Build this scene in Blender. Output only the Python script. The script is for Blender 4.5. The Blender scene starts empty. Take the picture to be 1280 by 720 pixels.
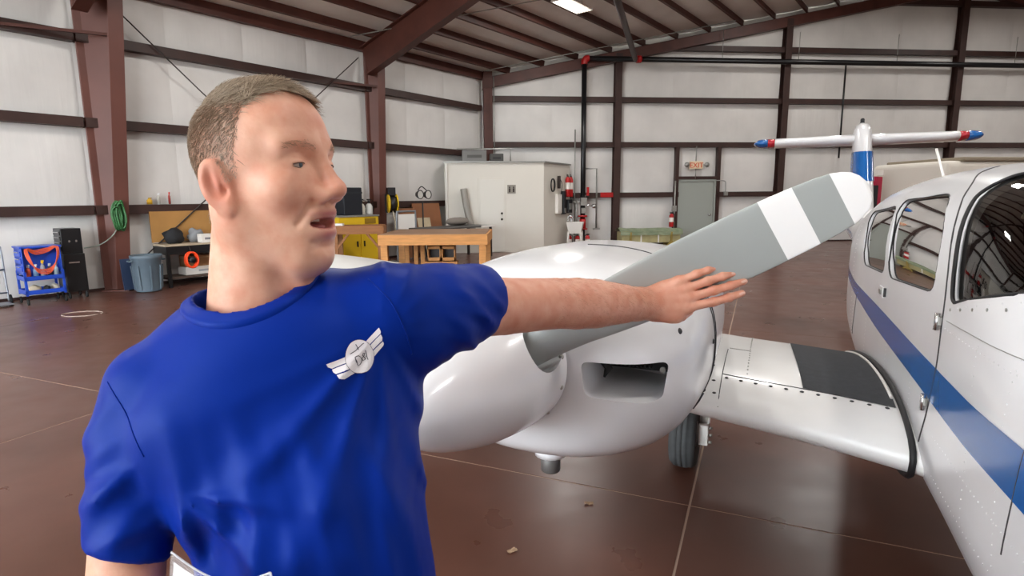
import bpy, bmesh, math, random
import numpy as np
from mathutils import Vector, Matrix, Euler, noise as mnoise
random.seed(7)
# ---------------------------------------------------------------- camera, world, light, exposure
SC = bpy.context.scene
COL = SC.collection
CAM_H = 1.70; CAM_PITCH = 9.0; CAM_ROLL = -0.47; FPX = 720.0
cam_d = bpy.data.cameras.new('camera'); cam = bpy.data.objects.new('camera', cam_d); COL.objects.link(cam)
cam_d.sensor_width = 36.0; cam_d.lens = 36.0 * FPX / 1280.0; cam_d.clip_start = 0.05; cam_d.clip_end = 300
cam.matrix_world = (Matrix.Translation((0, 0, CAM_H)) @ Matrix.Rotation(math.radians(90 - CAM_PITCH), 4, 'X')
                    @ Matrix.Rotation(math.radians(CAM_ROLL), 4, 'Z'))
SC.camera = cam
W = bpy.data.worlds.new('sky'); SC.world = W; W.use_nodes = True
wn = W.node_tree.nodes; wn.clear()
wo = wn.new('ShaderNodeOutputWorld'); wb = wn.new('ShaderNodeBackground')
wb.inputs['Color'].default_value = (0.88, 0.945, 1.0, 1); wb.inputs['Strength'].default_value = 10.0
W.node_tree.links.new(wb.outputs[0], wo.inputs[0])
SC.view_settings.view_transform = 'Standard'; SC.view_settings.look = 'None'
SC.view_settings.gamma = 1.0; SC.view_settings.use_curve_mapping = False
SC.view_settings.exposure = 0.40
SC.cycles.use_denoising = True
SC.cycles.max_bounces = 8; SC.cycles.diffuse_bounces = 5; SC.cycles.glossy_bounces = 4; SC.cycles.transmission_bounces = 6
SC.cycles.sample_clamp_indirect = 6.0
SC.cycles.caustics_reflective = False; SC.cycles.caustics_refractive = False

def area(name, loc, target, sx, sy, power, col=(1, 1, 1)):
    d = bpy.data.lights.new(name, 'AREA'); d.shape = 'RECTANGLE'; d.size = sx; d.size_y = sy
    d.energy = power; d.color = col
    o = bpy.data.objects.new(name, d); COL.objects.link(o); o.location = loc
    o.rotation_euler = (Vector(target) - Vector(loc)).to_track_quat('-Z', 'Y').to_euler()
    return o
# daylight that comes in through the open hangar front behind the camera
LIGHTS = True
#LIGHTBLOCK
# ---------------------------------------------------------------- helpers
def lin(h):
    h = h.lstrip('#'); c = [int(h[i:i + 2], 16) / 255 for i in (0, 2, 4)]
    return tuple((x / 12.92 if x <= 0.04045 else ((x + 0.055) / 1.055) ** 2.4) for x in c)
MATS = {}
def mat(name, col='#888888', rough=0.5, metal=0.0, var=0.0, vscale=6.0, bump=0.0, bscale=20.0, stretch=(1, 1, 1), coat=0.0,
        col2=None, emit=None, estr=0.0, trans=0.0, ior=1.45, spec=0.5, alpha=1.0, sheen=0.0, sss=0.0, detail=3.0):
    if name in MATS: return MATS[name]
    m = bpy.data.materials.new(name); m.use_nodes = True; nt = m.node_tree; b = nt.nodes['Principled BSDF']
    c = lin(col) if isinstance(col, str) else col
    b.inputs['Base Color'].default_value = (*c, 1); b.inputs['Roughness'].default_value = rough
    b.inputs['Metallic'].default_value = metal; b.inputs['IOR'].default_value = ior
    b.inputs['Specular IOR Level'].default_value = spec
    b.inputs['Coat Weight'].default_value = coat; b.inputs['Coat Roughness'].default_value = 0.08
    b.inputs['Transmission Weight'].default_value = trans; b.inputs['Alpha'].default_value = alpha
    if sheen: b.inputs['Sheen Weight'].default_value = sheen; b.inputs['Sheen Roughness'].default_value = 0.4
    if sss:
        b.inputs['Subsurface Weight'].default_value = sss; b.inputs['Subsurface Radius'].default_value = (1.0, 0.35, 0.2)
        b.inputs['Subsurface Scale'].default_value = 0.006
    if emit: b.inputs['Emission Color'].default_value = (*lin(emit), 1); b.inputs['Emission Strength'].default_value = estr
    if var or bump or col2:
        tc = nt.nodes.new('ShaderNodeTexCoord'); mp = nt.nodes.new('ShaderNodeMapping'); mp.inputs['Scale'].default_value = stretch
        nt.links.new(tc.outputs['Object'], mp.inputs['Vector'])
        if var or col2:
            n = nt.nodes.new('ShaderNodeTexNoise'); n.inputs['Scale'].default_value = vscale; n.inputs['Detail'].default_value = detail
            nt.links.new(mp.outputs[0], n.inputs['Vector'])
            r = nt.nodes.new('ShaderNodeValToRGB')
            r.color_ramp.elements[0].position = 0.3; r.color_ramp.elements[1].position = 0.7
            if col2: e0, e1 = c, lin(col2)
            else: e0, e1 = [x * (1 - var) for x in c], [min(1, x * (1 + var)) for x in c]
            r.color_ramp.elements[0].color = (*e0, 1); r.color_ramp.elements[1].color = (*e1, 1)
            nt.links.new(n.outputs['Fac'], r.inputs['Fac']); nt.links.new(r.outputs['Color'], b.inputs['Base Color'])
        if bump:
            n2 = nt.nodes.new('ShaderNodeTexNoise'); n2.inputs['Scale'].default_value = bscale; n2.inputs['Detail'].default_value = 4
            nt.links.new(mp.outputs[0], n2.inputs['Vector'])
            bp = nt.nodes.new('ShaderNodeBump'); bp.inputs['Strength'].default_value = bump; bp.inputs['Distance'].default_value = 0.02
            nt.links.new(n2.outputs['Fac'], bp.inputs['Height']); nt.links.new(bp.outputs[0], b.inputs['Normal'])
    MATS[name] = m
    return m

class MB:
    """collects simple solids into one mesh"""
    def __init__(s): s.v = []; s.f = []; s.sm = []; s.mi = []; s.cur = 0
    def add(s, vs, fs, smooth=False):
        o = len(s.v); s.v += [tuple(map(float, p)) for p in vs]
        for f in fs: s.f.append([o + i for i in f]); s.sm.append(smooth); s.mi.append(s.cur)
        return s
    def box(s, c, d, rot=None):
        c = Vector(c); hx, hy, hz = d[0] / 2, d[1] / 2, d[2] / 2
        vs = [Vector((x, y, z)) for x in (-hx, hx) for y in (-hy, hy) for z in (-hz, hz)]
        if rot is not None:
            R = rot if isinstance(rot, Matrix) else Euler(rot).to_matrix()
            vs = [R @ v for v in vs]
        return s.add([c + v for v in vs], [(0, 1, 3, 2), (4, 6, 7, 5), (0, 4, 5, 1), (2, 3, 7, 6), (0, 2, 6, 4), (1, 5, 7, 3)])
    def lh(s, lo, hi): return s.box([(a + b) / 2 for a, b in zip(lo, hi)], [abs(b - a) for a, b in zip(lo, hi)])
    def bar(s, a, b, w, h, up=(0, 0, 1)):
        a, b, up = Vector(a), Vector(b), Vector(up); d = (b - a).normalized()
        sd = d.cross(up)
        if sd.length < 1e-4: sd = d.cross(Vector((1, 0, 0)))
        sd.normalize(); u = sd.cross(d).normalized(); vs = []
        for p in (a, b):
            for x, z in ((-w / 2, -h / 2), (w / 2, -h / 2), (w / 2, h / 2), (-w / 2, h / 2)): vs.append(p + sd * x + u * z)
        return s.add(vs, [(0, 3, 2, 1), (4, 5, 6, 7), (0, 1, 5, 4), (1, 2, 6, 5), (2, 3, 7, 6), (3, 0, 4, 7)])
    def cyl(s, a, b, r0, r1=None, n=16, smooth=True, caps=True):
        r1 = r0 if r1 is None else r1
        return s.tube([a, b], [r0, r1], n, smooth, caps)
    def tube(s, pts, r, n=10, smooth=True, caps=True, closed=False):
        pts = [Vector(p) for p in pts]; m = len(pts)
        rr = r if isinstance(r, (list, tuple)) else [r] * m
        tang = []
        for i in range(m):
            if closed: t = pts[(i + 1) % m] - pts[i - 1]
            else: t = pts[min(i + 1, m - 1)] - pts[max(i - 1, 0)]
            tang.append(t.normalized() if t.length > 1e-9 else Vector((0, 0, 1)))
        ref = Vector((0, 0, 1)) if abs(tang[0].z) < 0.9 else Vector((1, 0, 0))
        nrm = tang[0].cross(ref).normalized(); vs = []
        for i in range(m):
            nrm = (nrm - tang[i] * nrm.dot(tang[i])); nrm.normalize(); bi = tang[i].cross(nrm)
            for k in range(n):
                a = 2 * math.pi * k / n; vs.append(pts[i] + (nrm * math.cos(a) + bi * math.sin(a)) * rr[i])
        fs = []
        for i in range(m if closed else m - 1):
            j = (i + 1) % m
            for k in range(n): fs.append((i * n + k, i * n + (k + 1) % n, j * n + (k + 1) % n, j * n + k))
        s.add(vs, fs, smooth)
        if caps and not closed:
            o = len(s.v) - len(vs)
            s.f.append([o + k for k in range(n)][::-1]); s.sm.append(False); s.mi.append(s.cur)
            s.f.append([o + (m - 1) * n + k for k in range(n)]); s.sm.append(False); s.mi.append(s.cur)
        return s
    def lathe(s, prof, n=24, c=(0, 0, 0), M=None, smooth=True):
        vs = []
        for r, z in prof:
            for k in range(n):
                a = 2 * math.pi * k / n; p = Vector((r * math.cos(a), r * math.sin(a), z))
                vs.append((M @ p if M else p) + Vector(c))
        fs = [(i * n + k, i * n + (k + 1) % n, (i + 1) * n + (k + 1) % n, (i + 1) * n + k) for i in range(len(prof) - 1) for k in range(n)]
        return s.add(vs, fs, smooth)
    def prism(s, poly, vec):
        vec = Vector(vec); n = len(poly); p = [Vector(q) for q in poly]
        return s.add(p + [q + vec for q in p], [list(range(n))[::-1], list(range(n, 2 * n))] + [(i, (i + 1) % n, n + (i + 1) % n, n + i) for i in range(n)])
    def ball(s, c, r, n=12, m=8, sc=(1, 1, 1)):
        prof = []
        vs = [Vector(c) + Vector((0, 0, -r * sc[2]))]
        for i in range(1, m):
            a = -math.pi / 2 + math.pi * i / m
            for k in range(n):
                b = 2 * math.pi * k / n
                vs.append(Vector(c) + Vector((r * sc[0] * math.cos(a) * math.cos(b), r * sc[1] * math.cos(a) * math.sin(b), r * sc[2] * math.sin(a))))
        vs.append(Vector(c) + Vector((0, 0, r * sc[2]))); fs = []
        for k in range(n): fs.append((0, 1 + (k + 1) % n, 1 + k))
        for i in range(m - 2):
            for k in range(n): fs.append((1 + i * n + k, 1 + i * n + (k + 1) % n, 1 + (i + 1) * n + (k + 1) % n, 1 + (i + 1) * n + k))
        L = len(vs) - 1
        for k in range(n): fs.append((L, 1 + (m - 2) * n + k, 1 + (m - 2) * n + (k + 1) % n))
        return s.add(vs, fs, True)
    def grid(s, fn, nu, nv, smooth=True):
        vs = [fn(i / nu, j / nv) for j in range(nv + 1) for i in range(nu + 1)]
        return s.add(vs, [(j * (nu + 1) + i, j * (nu + 1) + i + 1, (j + 1) * (nu + 1) + i + 1, (j + 1) * (nu + 1) + i) for j in range(nv) for i in range(nu)], smooth)
    def mesh(s, name, mats):
        me = bpy.data.meshes.new(name); me.from_pydata(s.v, [], s.f)
        for m in (mats if isinstance(mats, (list, tuple)) else [mats]): me.materials.append(m)
        me.polygons.foreach_set('use_smooth', s.sm); me.polygons.foreach_set('material_index', s.mi)
        bm = bmesh.new(); bm.from_mesh(me); bmesh.ops.recalc_face_normals(bm, faces=bm.faces); bm.to_mesh(me); bm.free()
        me.update(); return me
    def build(s, name, mats, parent=None, bevel=0.0, seg=2):
        o = bpy.data.objects.new(name, s.mesh(name, mats)); COL.objects.link(o); o.parent = parent
        if bevel:
            b = o.modifiers.new('bevel', 'BEVEL'); b.width = bevel; b.segments = seg; b.limit_method = 'ANGLE'; b.angle_limit = 0.6
        return o
def link_mesh(name, me, parent=None, loc=(0, 0, 0), rot=(0, 0, 0)):
    o = bpy.data.objects.new(name, me); COL.objects.link(o); o.parent = parent; o.location = loc; o.rotation_euler = rot; return o
def tag(o, label, cat=None, group=None, kind=None):
    o['label'] = label
    if cat: o['category'] = cat
    if group: o['group'] = group
    if kind: o['kind'] = kind
    return o
def thing(name, label, cat, loc=(0, 0, 0), rotz=0.0, group=None, kind=None):
    o = bpy.data.objects.new(name, None); COL.objects.link(o); o.location = loc; o.rotation_euler = (0, 0, rotz)
    o.empty_display_size = 0.1
    return tag(o, label, cat, group, kind)
def copy_tree(o, parent=None):
    c = o.copy(); COL.objects.link(c); c.parent = parent
    for ch in list(o.children): copy_tree(ch, c)
    return c
def catmull(pts, n=8, closed=False):
    P = [Vector(p) for p in pts]; m = len(P); out = []
    rng = range(m if closed else m - 1)
    for i in rng:
        if closed: a, b, c, d = P[i - 1], P[i], P[(i + 1) % m], P[(i + 2) % m]
        else: a, b, c, d = P[max(i - 1, 0)], P[i], P[i + 1], P[min(i + 2, m - 1)]
        for k in range(n):
            t = k / n
            out.append(0.5 * ((2 * b) + (c - a) * t + (2 * a - 5 * b + 4 * c - d) * t * t + (3 * b - a - 3 * c + d) * t ** 3))
    if not closed: out.append(P[-1])
    return out
# ---------------------------------------------------------------- the hangar shell
A_L = math.radians(52.49); A_B = math.radians(5.96)
CORNER = Vector((-0.943, 19.795, 0))
DL = Vector((math.cos(A_L), math.sin(A_L), 0)); DB = Vector((math.cos(A_B), math.sin(A_B), 0))
NL = Vector((DL.y, -DL.x, 0)); NB = Vector((DB.y, -DB.x, 0))          # into the room
def wl(s, d=0.0, z=0.0): return CORNER + DL * s + NL * d + Vector((0, 0, z))   # s < 0 towards the front of the hangar
def wb_(s, d=0.0, z=0.0): return CORNER + DB * s + NB * d + Vector((0, 0, z))  # s > 0 towards the right
EAVE = 5.72; SLOPE = 0.205; RIDGE = 17.0; LENG = 31.0; OPEN_S = 17.0
def roof_z(s): return EAVE + SLOPE * (s if s < RIDGE else 2 * RIDGE - s)
def rf(s, a, dz=0.0):      # point under the roof: s across (along back wall), a towards the front
    p = CORNER + DB * s - DL * a; return Vector((p.x, p.y, roof_z(s) + dz))

def wall_material(name, col):
    m = bpy.data.materials.new(name); m.use_nodes = True; nt = m.node_tree; b = nt.nodes['Principled BSDF']
    b.inputs['Roughness'].default_value = 0.45
    tc = nt.nodes.new('ShaderNodeTexCoord'); mp = nt.nodes.new('ShaderNodeMapping'); mp.inputs['Scale'].default_value = (1, 1, 0.09)
    nt.links.new(tc.outputs['Object'], mp.inputs['Vector'])
    n = nt.nodes.new('ShaderNodeTexNoise'); n.inputs['Scale'].default_value = 6.5; n.inputs['Detail'].default_value = 3
    nt.links.new(mp.outputs[0], n.inputs['Vector'])
    n2 = nt.nodes.new('ShaderNodeTexNoise'); n2.inputs['Scale'].default_value = 0.9; n2.inputs['Detail'].default_value = 4
    nt.links.new(tc.outputs['Object'], n2.inputs['Vector'])
    r = nt.nodes.new('ShaderNodeValToRGB'); c = lin(col)
    r.color_ramp.elements[0].position = 0.3; r.color_ramp.elements[1].position = 0.65
    r.color_ramp.elements[0].color = (*[x * 0.86 for x in c], 1); r.color_ramp.elements[1].color = (*c, 1)
    nt.links.new(n2.outputs['Fac'], r.inputs['Fac']); nt.links.new(r.outputs['Color'], b.inputs['Base Color'])
    bp = nt.nodes.new('ShaderNodeBump'); bp.inputs['Strength'].default_value = 0.07; bp.inputs['Distance'].default_value = 0.05
    mr = nt.nodes.new('ShaderNodeMapRange'); mr.inputs['From Min'].default_value = 0.45; mr.inputs['From Max'].default_value = 0.75
    nt.links.new(n.outputs['Fac'], mr.inputs['Value']); nt.links.new(mr.outputs[0], bp.inputs['Height'])
    nt.links.new(bp.outputs[0], b.inputs['Normal'])
    return m
M_INS = wall_material('white_vinyl_insulation', '#dbd8d4')
M_INSC = wall_material('ceiling_vinyl_insulation', '#f2efea')
M_STEEL = mat('red_oxide_steel', '#502c24', 0.5, var=0.18, vscale=2.5)
M_GIRT = mat('brown_steel_girt', '#38231e', 0.5, var=0.2, vscale=3)
M_FRAME = mat('brown_steel_column', '#623a31', 0.5, var=0.12, vscale=1.5)
M_DARK = mat('dark_steel', '#2b211e', 0.5)
M_BLACK = mat('black_plastic', '#16161a', 0.45)
M_BLACKM = mat('black_enamel', '#141416', 0.3)
M_CHROME = mat('bright_chrome', '#c9c9c9', 0.18, 1.0)
M_GALV = mat('galvanised_steel', '#a3a39e', 0.4, 0.7, var=0.1, vscale=14)
M_WHITE = mat('white_paint', '#e6e3dd', 0.5)
M_RUBBER = mat('black_rubber', '#1c1c1d', 0.8)
M_RED = mat('red_enamel', '#b01f20', 0.3)

def pillow(name, p0, ex, ez, nrm, parent, bul=0.05, m=None, nu=6, nv=6, seam=0.02):
    """one sheet of insulation facing, bulging between its fixings"""
    mb = MB(); r1 = random.random() * 9
    def fn(u, v):
        b = bul * (math.sin(math.pi * v) ** 0.7) * (0.75 + 0.25 * mnoise.noise(Vector((u * 2 + r1, v * 1.3, r1)))) + 0.006
        e = min(u, 1 - u); b *= min(1, 0.35 + e * 5)
        return p0 + ex * u + ez * v + nrm * b
    mb.grid(fn, nu, nv); return mb.build(name, m or M_INS, parent)
def c_section(mb, a, b, nrm, h, dep, t=0.012, lip=0.05):
    """cold formed channel from a to b, web vertical on the room side, lips back to the wall"""
    a, b, nrm = Vector(a), Vector(b), Vector(nrm); up = Vector((0, 0, 1))
    prof = [(0, -h / 2), (dep, -h / 2), (dep, h / 2), (0, h / 2), (0, h / 2 - t), (dep - t, h / 2 - t), (dep - t, -h / 2 + t), (0, -h / 2 + t)]
    mb.prism([a + nrm * x + up * z for x, z in prof], b - a)

# floor: slabs with saw-cut joints
def brown_floor():
    m = bpy.data.materials.new('polished_brown_concrete'); m.use_nodes = True; nt = m.node_tree; b = nt.nodes['Principled BSDF']
    tc = nt.nodes.new('ShaderNodeTexCoord')
    n = nt.nodes.new('ShaderNodeTexNoise'); n.inputs['Scale'].default_value = 0.55; n.inputs['Detail'].default_value = 6; n.inputs['Roughness'].default_value = 0.55
    nt.links.new(tc.outputs['Object'], n.inputs['Vector'])
    r = nt.nodes.new('ShaderNodeValToRGB'); r.color_ramp.elements[0].position = 0.28; r.color_ramp.elements[1].position = 0.75
    r.color_ramp.elements[0].color = (*lin('#4e3025'), 1); r.color_ramp.elements[1].color = (*lin('#744e42'), 1)
    nt.links.new(n.outputs['Fac'], r.inputs['Fac']); nt.links.new(r.outputs['Color'], b.inputs['Base Color'])
    n2 = nt.nodes.new('ShaderNodeTexNoise'); n2.inputs['Scale'].default_value = 3.0; n2.inputs['Detail'].default_value = 6
    nt.links.new(tc.outputs['Object'], n2.inputs['Vector'])
    mr = nt.nodes.new('ShaderNodeMapRange'); mr.inputs['To Min'].default_value = 0.2; mr.inputs['To Max'].default_value = 0.42
    nt.links.new(n2.outputs['Fac'], mr.inputs['Value']); nt.links.new(mr.outputs[0], b.inputs['Roughness'])
    b.inputs['Specular IOR Level'].default_value = 0.45
    return m
M_FLOOR = brown_floor()
M_JOINT = mat('pale_joint_filler', '#b49c8a', 0.8)
FR = thing('floor', 'polished reddish brown concrete hangar floor with thin pale saw-cut joints', None, (0, 0, 0), kind='structure')
mb = MB(); q = [CORNER - DB * 0.3 + DL * 0.3, CORNER + DB * 35 + DL * 0.3, CORNER + DB * 35 - DL * (LENG + .3), CORNER - DB * 0.3 - DL * (LENG + .3)]
mb.prism([(p.x, p.y, -0.0022) for p in q], (0, 0, -0.25)); mb.build('joint_bed', M_JOINT, FR)
AJ = math.radians(-23.2); jd = Vector((math.cos(AJ), math.sin(AJ), 0)); jn = Vector((-jd.y, jd.x, 0)); J0 = Vector((0.975, 2.966, 0))
SP = 4.6; GAP = 0.012
def clip_poly(poly, a, n):       # keep the side where (p-a).n >= 0
    out = []
    for i in range(len(poly)):
        p, r_ = poly[i], poly[(i + 1) % len(poly)]; dp, dr = (p - a).dot(n), (r_ - a).dot(n)
        if dp >= 0: out.append(p)
        if (dp >= 0) != (dr >= 0): out.append(p + (r_ - p) * (dp / (dp - dr)))
    return out
for i in range(-7, 7):
    for j in range(-4, 7):
        po = [J0 + jd * (SP * (i + a) + (GAP / 2 if a == 0 else -GAP / 2)) + jn * (SP * (j + b_) + (GAP / 2 if b_ == 0 else -GAP / 2)) for a, b_ in ((0, 0), (1, 0), (1, 1), (0, 1))]
        for k in range(4):
            e = q[(k + 1) % 4] - q[k]; n_ = Vector((-e.y, e.x, 0)).normalized()
            if (sum(q, Vector()) / 4 - q[k]).dot(n_) < 0: n_ = -n_
            po = clip_poly(po, q[k], n_)
            if len(po) < 3: break
        if len(po) < 3: continue
        mb = MB(); mb.prism([(p.x, p.y, 0) for p in po], (0, 0, -0.002)); mb.build('slab', M_FLOOR, FR)
mb = MB(); c0 = CORNER + DB * 17 - DL * (LENG + 40)
mb.prism([c0 + DB * 60 + DL * 39.6, c0 - DB * 60 + DL * 39.6, c0 - DB * 60 - DL * 20, c0 + DB * 60 - DL * 20], (0, 0, -0.3))
GO = mb.build('ground', mat('pale_apron_concrete', '#b9b4aa', 0.85, var=0.08, vscale=0.6), None)
GO.location.z = -0.01; tag(GO, 'pale concrete apron outside the open hangar front', kind='structure')

# left wall
COLS_L = [0.25, 4.96, 11.3, 17.2, 24.0, 30.8]
GZ_L = [1.52, 3.09, 4.56]
WL = thing('wall_left', 'long hangar side wall of white insulation sheets between brown steel girts', None, kind='structure')
edges = [0.0] + GZ_L + [EAVE]
for i in range(len(COLS_L) - 1):
    s0, s1 = COLS_L[i], COLS_L[i + 1]; n = max(1, round((s1 - s0) / 1.7))
    for k in range(n):
        a0, a1 = s0 + (s1 - s0) * k / n, s0 + (s1 - s0) * (k + 1) / n
        for j in range(4):
            pillow('insulation_sheet', wl(-a1, 0, edges[j]), DL * (a1 - a0), Vector((0, 0, edges[j + 1] - edges[j])), NL, WL, 0.07, nu=8)
    for z in GZ_L:
        mb = MB(); c_section(mb, wl(-s1 + .02, 0.02, z), wl(-s0 - .02, 0.02, z), NL, 0.17, 0.2); mb.build('girt', M_GIRT, WL)
mb = MB(); mb.prism([wl(0.2, -0.02, -.0), wl(-LENG, -0.02, 0), wl(-LENG, -0.12, 0), wl(0.2, -.12, 0)], (0, 0, EAVE + .1)); mb.build('wall_cladding', M_WHITE, WL)
mb = MB(); c_section(mb, wl(-LENG, 0.02, EAVE - .12), wl(0, 0.02, EAVE - .12), NL, 0.24, 0.16); mb.build('eave_strut', M_STEEL, WL)
mb = MB(); mb.prism([wl(-LENG, 0.0, 0), wl(0, 0, 0), wl(0, 0.05, 0), wl(-LENG, 0.05, 0)], (0, 0, 0.05)); mb.build('base_angle', M_GIRT, WL)

# back wall
GZ_B = [1.73, 3.42, 4.89, 6.58, 8.23]
COLS_B = [0.12, 4.55, 10.45, 16.9, 23.3, 29.3, 33.9]
WB = thing('wall_back', 'far gable wall of white insulation sheets with brown girts and columns', None, kind='structure')
for i in range(len(COLS_B) - 1):
    s0, s1 = COLS_B[i], COLS_B[i + 1]; n = max(1, round((s1 - s0) / 1.9))
    for k in range(n):
        a0, a1 = s0 + (s1 - s0) * k / n, s0 + (s1 - s0) * (k + 1) / n
        ze = [0.0] + GZ_B + [10]
        for j in range(6):
            z0 = ze[j]; zt0, zt1 = min(ze[j + 1], roof_z(a0) - .05), min(ze[j + 1], roof_z(a1) - .05)
            if min(zt0, zt1) <= z0 + .05: continue
            mb = MB(); r1 = random.random() * 9
            def fn(u, v):
                b = 0.07 * math.sin(math.pi * v) ** 0.7 * (0.75 + 0.25 * mnoise.noise(Vector((u * 2 + r1, v, r1)))) * min(1, 0.35 + min(u, 1 - u) * 5) + .006
                return wb_(a0 + (a1 - a0) * u, b, z0 + ((zt0 + (zt1 - zt0) * u) - z0) * v)
            mb.grid(fn, 8, 6); mb.build('insulation_sheet', M_INS, WB)
    for z in GZ_B:
        x0, x1 = s0 + .06, s1 - .06
        if z > EAVE - .1:
            lim = (z - EAVE + .25) / SLOPE
            x0 = max(x0, lim); x1 = min(x1, 2 * RIDGE - lim)
        if z == GZ_B[0] and i == 1:
            for xa, xb in ((x0, 6.78), (8.16, x1)):
                mb = MB(); c_section(mb, wb_(xa, .02, z), wb_(xb, .02, z), NB, 0.17, 0.2); mb.build('girt', M_GIRT, WB)
            continue
        if x1 - x0 > .3:
            mb = MB(); c_section(mb, wb_(x0, .02, z), wb_(x1, .02, z), NB, 0.17, 0.2); mb.build('girt', M_GIRT, WB)
for s in COLS_B[1:-1]:
    mb = MB(); zt = roof_z(s) - .3
    for d in (0.03, 0.29): mb.lh((-.11, -d - .015, 0), (.11, -d + .015, zt))
    mb.lh((-.01, -.29, 0), (.01, -.03, zt)); mb.lh((-.16, -.34, 0), (.16, 0, .02))
    o = mb.build('column', M_GIRT, WB); o.location = wb_(s); o.rotation_euler.z = A_B
mb = MB(); mb.add([wb_(-.2, -.02, 0), wb_(34.2, -.02, 0), wb_(34.2, -.02, EAVE), wb_(17, -.02, roof_z(17)), wb_(-.2, -.02, EAVE)], [(0, 1, 2, 3, 4)]); mb.build('wall_cladding', M_WHITE, WB)
mb = MB(); mb.prism([wb_(0, 0, 0), wb_(34, 0, 0), wb_(34, .05, 0), wb_(0, .05, 0)], (0, 0, 0.05)); mb.build('base_angle', M_GIRT, WB)
for (sa, sb) in ((0, 17), (34, 17)):     # rake beams
    mb = MB(); u = Vector((0, 0, 1))
    for z0, z1, d in ((-.55, -.535, .32), (-.235, -.22, .32)):
        mb.prism([wb_(sa, .0, roof_z(sa) + z0), wb_(sa, d, roof_z(sa) + z0), wb_(sa, d, roof_z(sa) + z1), wb_(sa, 0, roof_z(sa) + z1)], wb_(sb, 0, roof_z(sb)) - wb_(sa, 0, roof_z(sa)))
    mb.prism([wb_(sa, .27, roof_z(sa) - .54), wb_(sa, .29, roof_z(sa) - .54), wb_(sa, .29, roof_z(sa) - .22), wb_(sa, .27, roof_z(sa) - .22)], wb_(sb, 0, roof_z(sb)) - wb_(sa, 0, roof_z(sa)))
    mb.build('rake_beam', M_STEEL, WB)
mb = MB(); mb.lh((-.02, -.30, 0), (.28, -.27, EAVE)); mb.lh((-.02, -.3, 0), (0, 0, EAVE)); mb.lh((.26, -.3, 0), (.28, 0, EAVE))
o = mb.build('corner_column', M_STEEL, WB); o.location = wb_(0.05); o.rotation_euler.z = A_B

# wall on the far right (out of the picture, seen in reflections)
WR = thing('wall_right', 'white insulated hangar wall facing the long side wall', None, kind='structure')
mb = MB(); mb.prism([CORNER + DB * 34, CORNER + DB * 34 - DL * LENG, CORNER + DB * 34.12 - DL * LENG, CORNER + DB * 34.12], (0, 0, EAVE)); mb.build('wall_cladding', M_INS, WR)
for z in GZ_L:
    mb = MB(); a_ = CORNER + DB * 33.98 + Vector((0, 0, z)); c_section(mb, a_, a_ - DL * LENG, -NL, 0.17, 0.2); mb.build('girt', M_GIRT, WR)

# roof
CE = thing('ceiling', 'sloping hangar roof of pale insulation strips between dark brown purlins', None, kind='structure')
pur = [0.95 + 1.14 * i for i in range(15)]
for side in (0, 1):
    P = [0.0] + pur
    P = P + [RIDGE] if P[-1] < RIDGE - .3 else P[:-1] + [RIDGE]
    if side: P = [2 * RIDGE - x for x in P]
    for i in range(len(P) - 1):
        s0, s1 = P[i], P[i + 1]
        for (a0, a1) in ((0, 11), (11, 21), (21, LENG)):
            mb = MB()
            mb.grid(lambda u, v: rf(s0 + (s1 - s0) * v, a0 + (a1 - a0) * u, 0.0 - 0.035 * math.sin(math.pi * v)), 12, 4)
            mb.build('insulation_strip', M_INSC, CE)
    for s in P[1:-1]:
        mb = MB(); nd = (rf(s, 0) - rf(s - .1, 0)).normalized()
        for x0, x1, z0, z1 in ((-.01, .01, -.22, -.01), (0, .07, -.22, -.205), (-.07, 0, -.03, -.015)):
            mb.prism([rf(s, 0) + nd * x + Vector((0, 0, z)) for x, z in ((x0, z0), (x1, z0), (x1, z1), (x0, z1))], -DL * LENG)
        mb.build('purlin', M_STEEL, CE)
for side in (0, 1):
    mb = MB(); x = [0, RIDGE] if not side else [2 * RIDGE + .0, RIDGE]
    mb.add([rf(x[0], -.2, .06), rf(x[1], -.2, .06), rf(x[1], LENG, .06), rf(x[0], LENG, .06)], [(0, 1, 2, 3)]); mb.build('roof_cladding', M_WHITE, CE)

# unseen wall behind the camera, added to cut frontal daylight; the rest is open
WF = thing('wall_front', 'unseen white front wall added beside the open doorway to block daylight', None, kind='structure')
mb = MB(); f0 = CORNER - DL * LENG
mb.prism([f0 + DB * OPEN_S, f0 + DB * 34, f0 + DB * 34 - DL * .12, f0 + DB * OPEN_S - DL * .12], (0, 0, 5.6)); mb.build('wall_cladding', M_INS, WF)
mb = MB(); mb.add([f0 + Vector((0, 0, 5.6)), f0 + DB * 34 + Vector((0, 0, 5.6)), f0 + DB * 34 + Vector((0, 0, EAVE)), f0 + DB * 17 + Vector((0, 0, roof_z(17))), f0 + Vector((0, 0, EAVE))], [(0, 1, 2, 3, 4)]); mb.build('gable_cladding', M_INS, WF)
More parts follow.
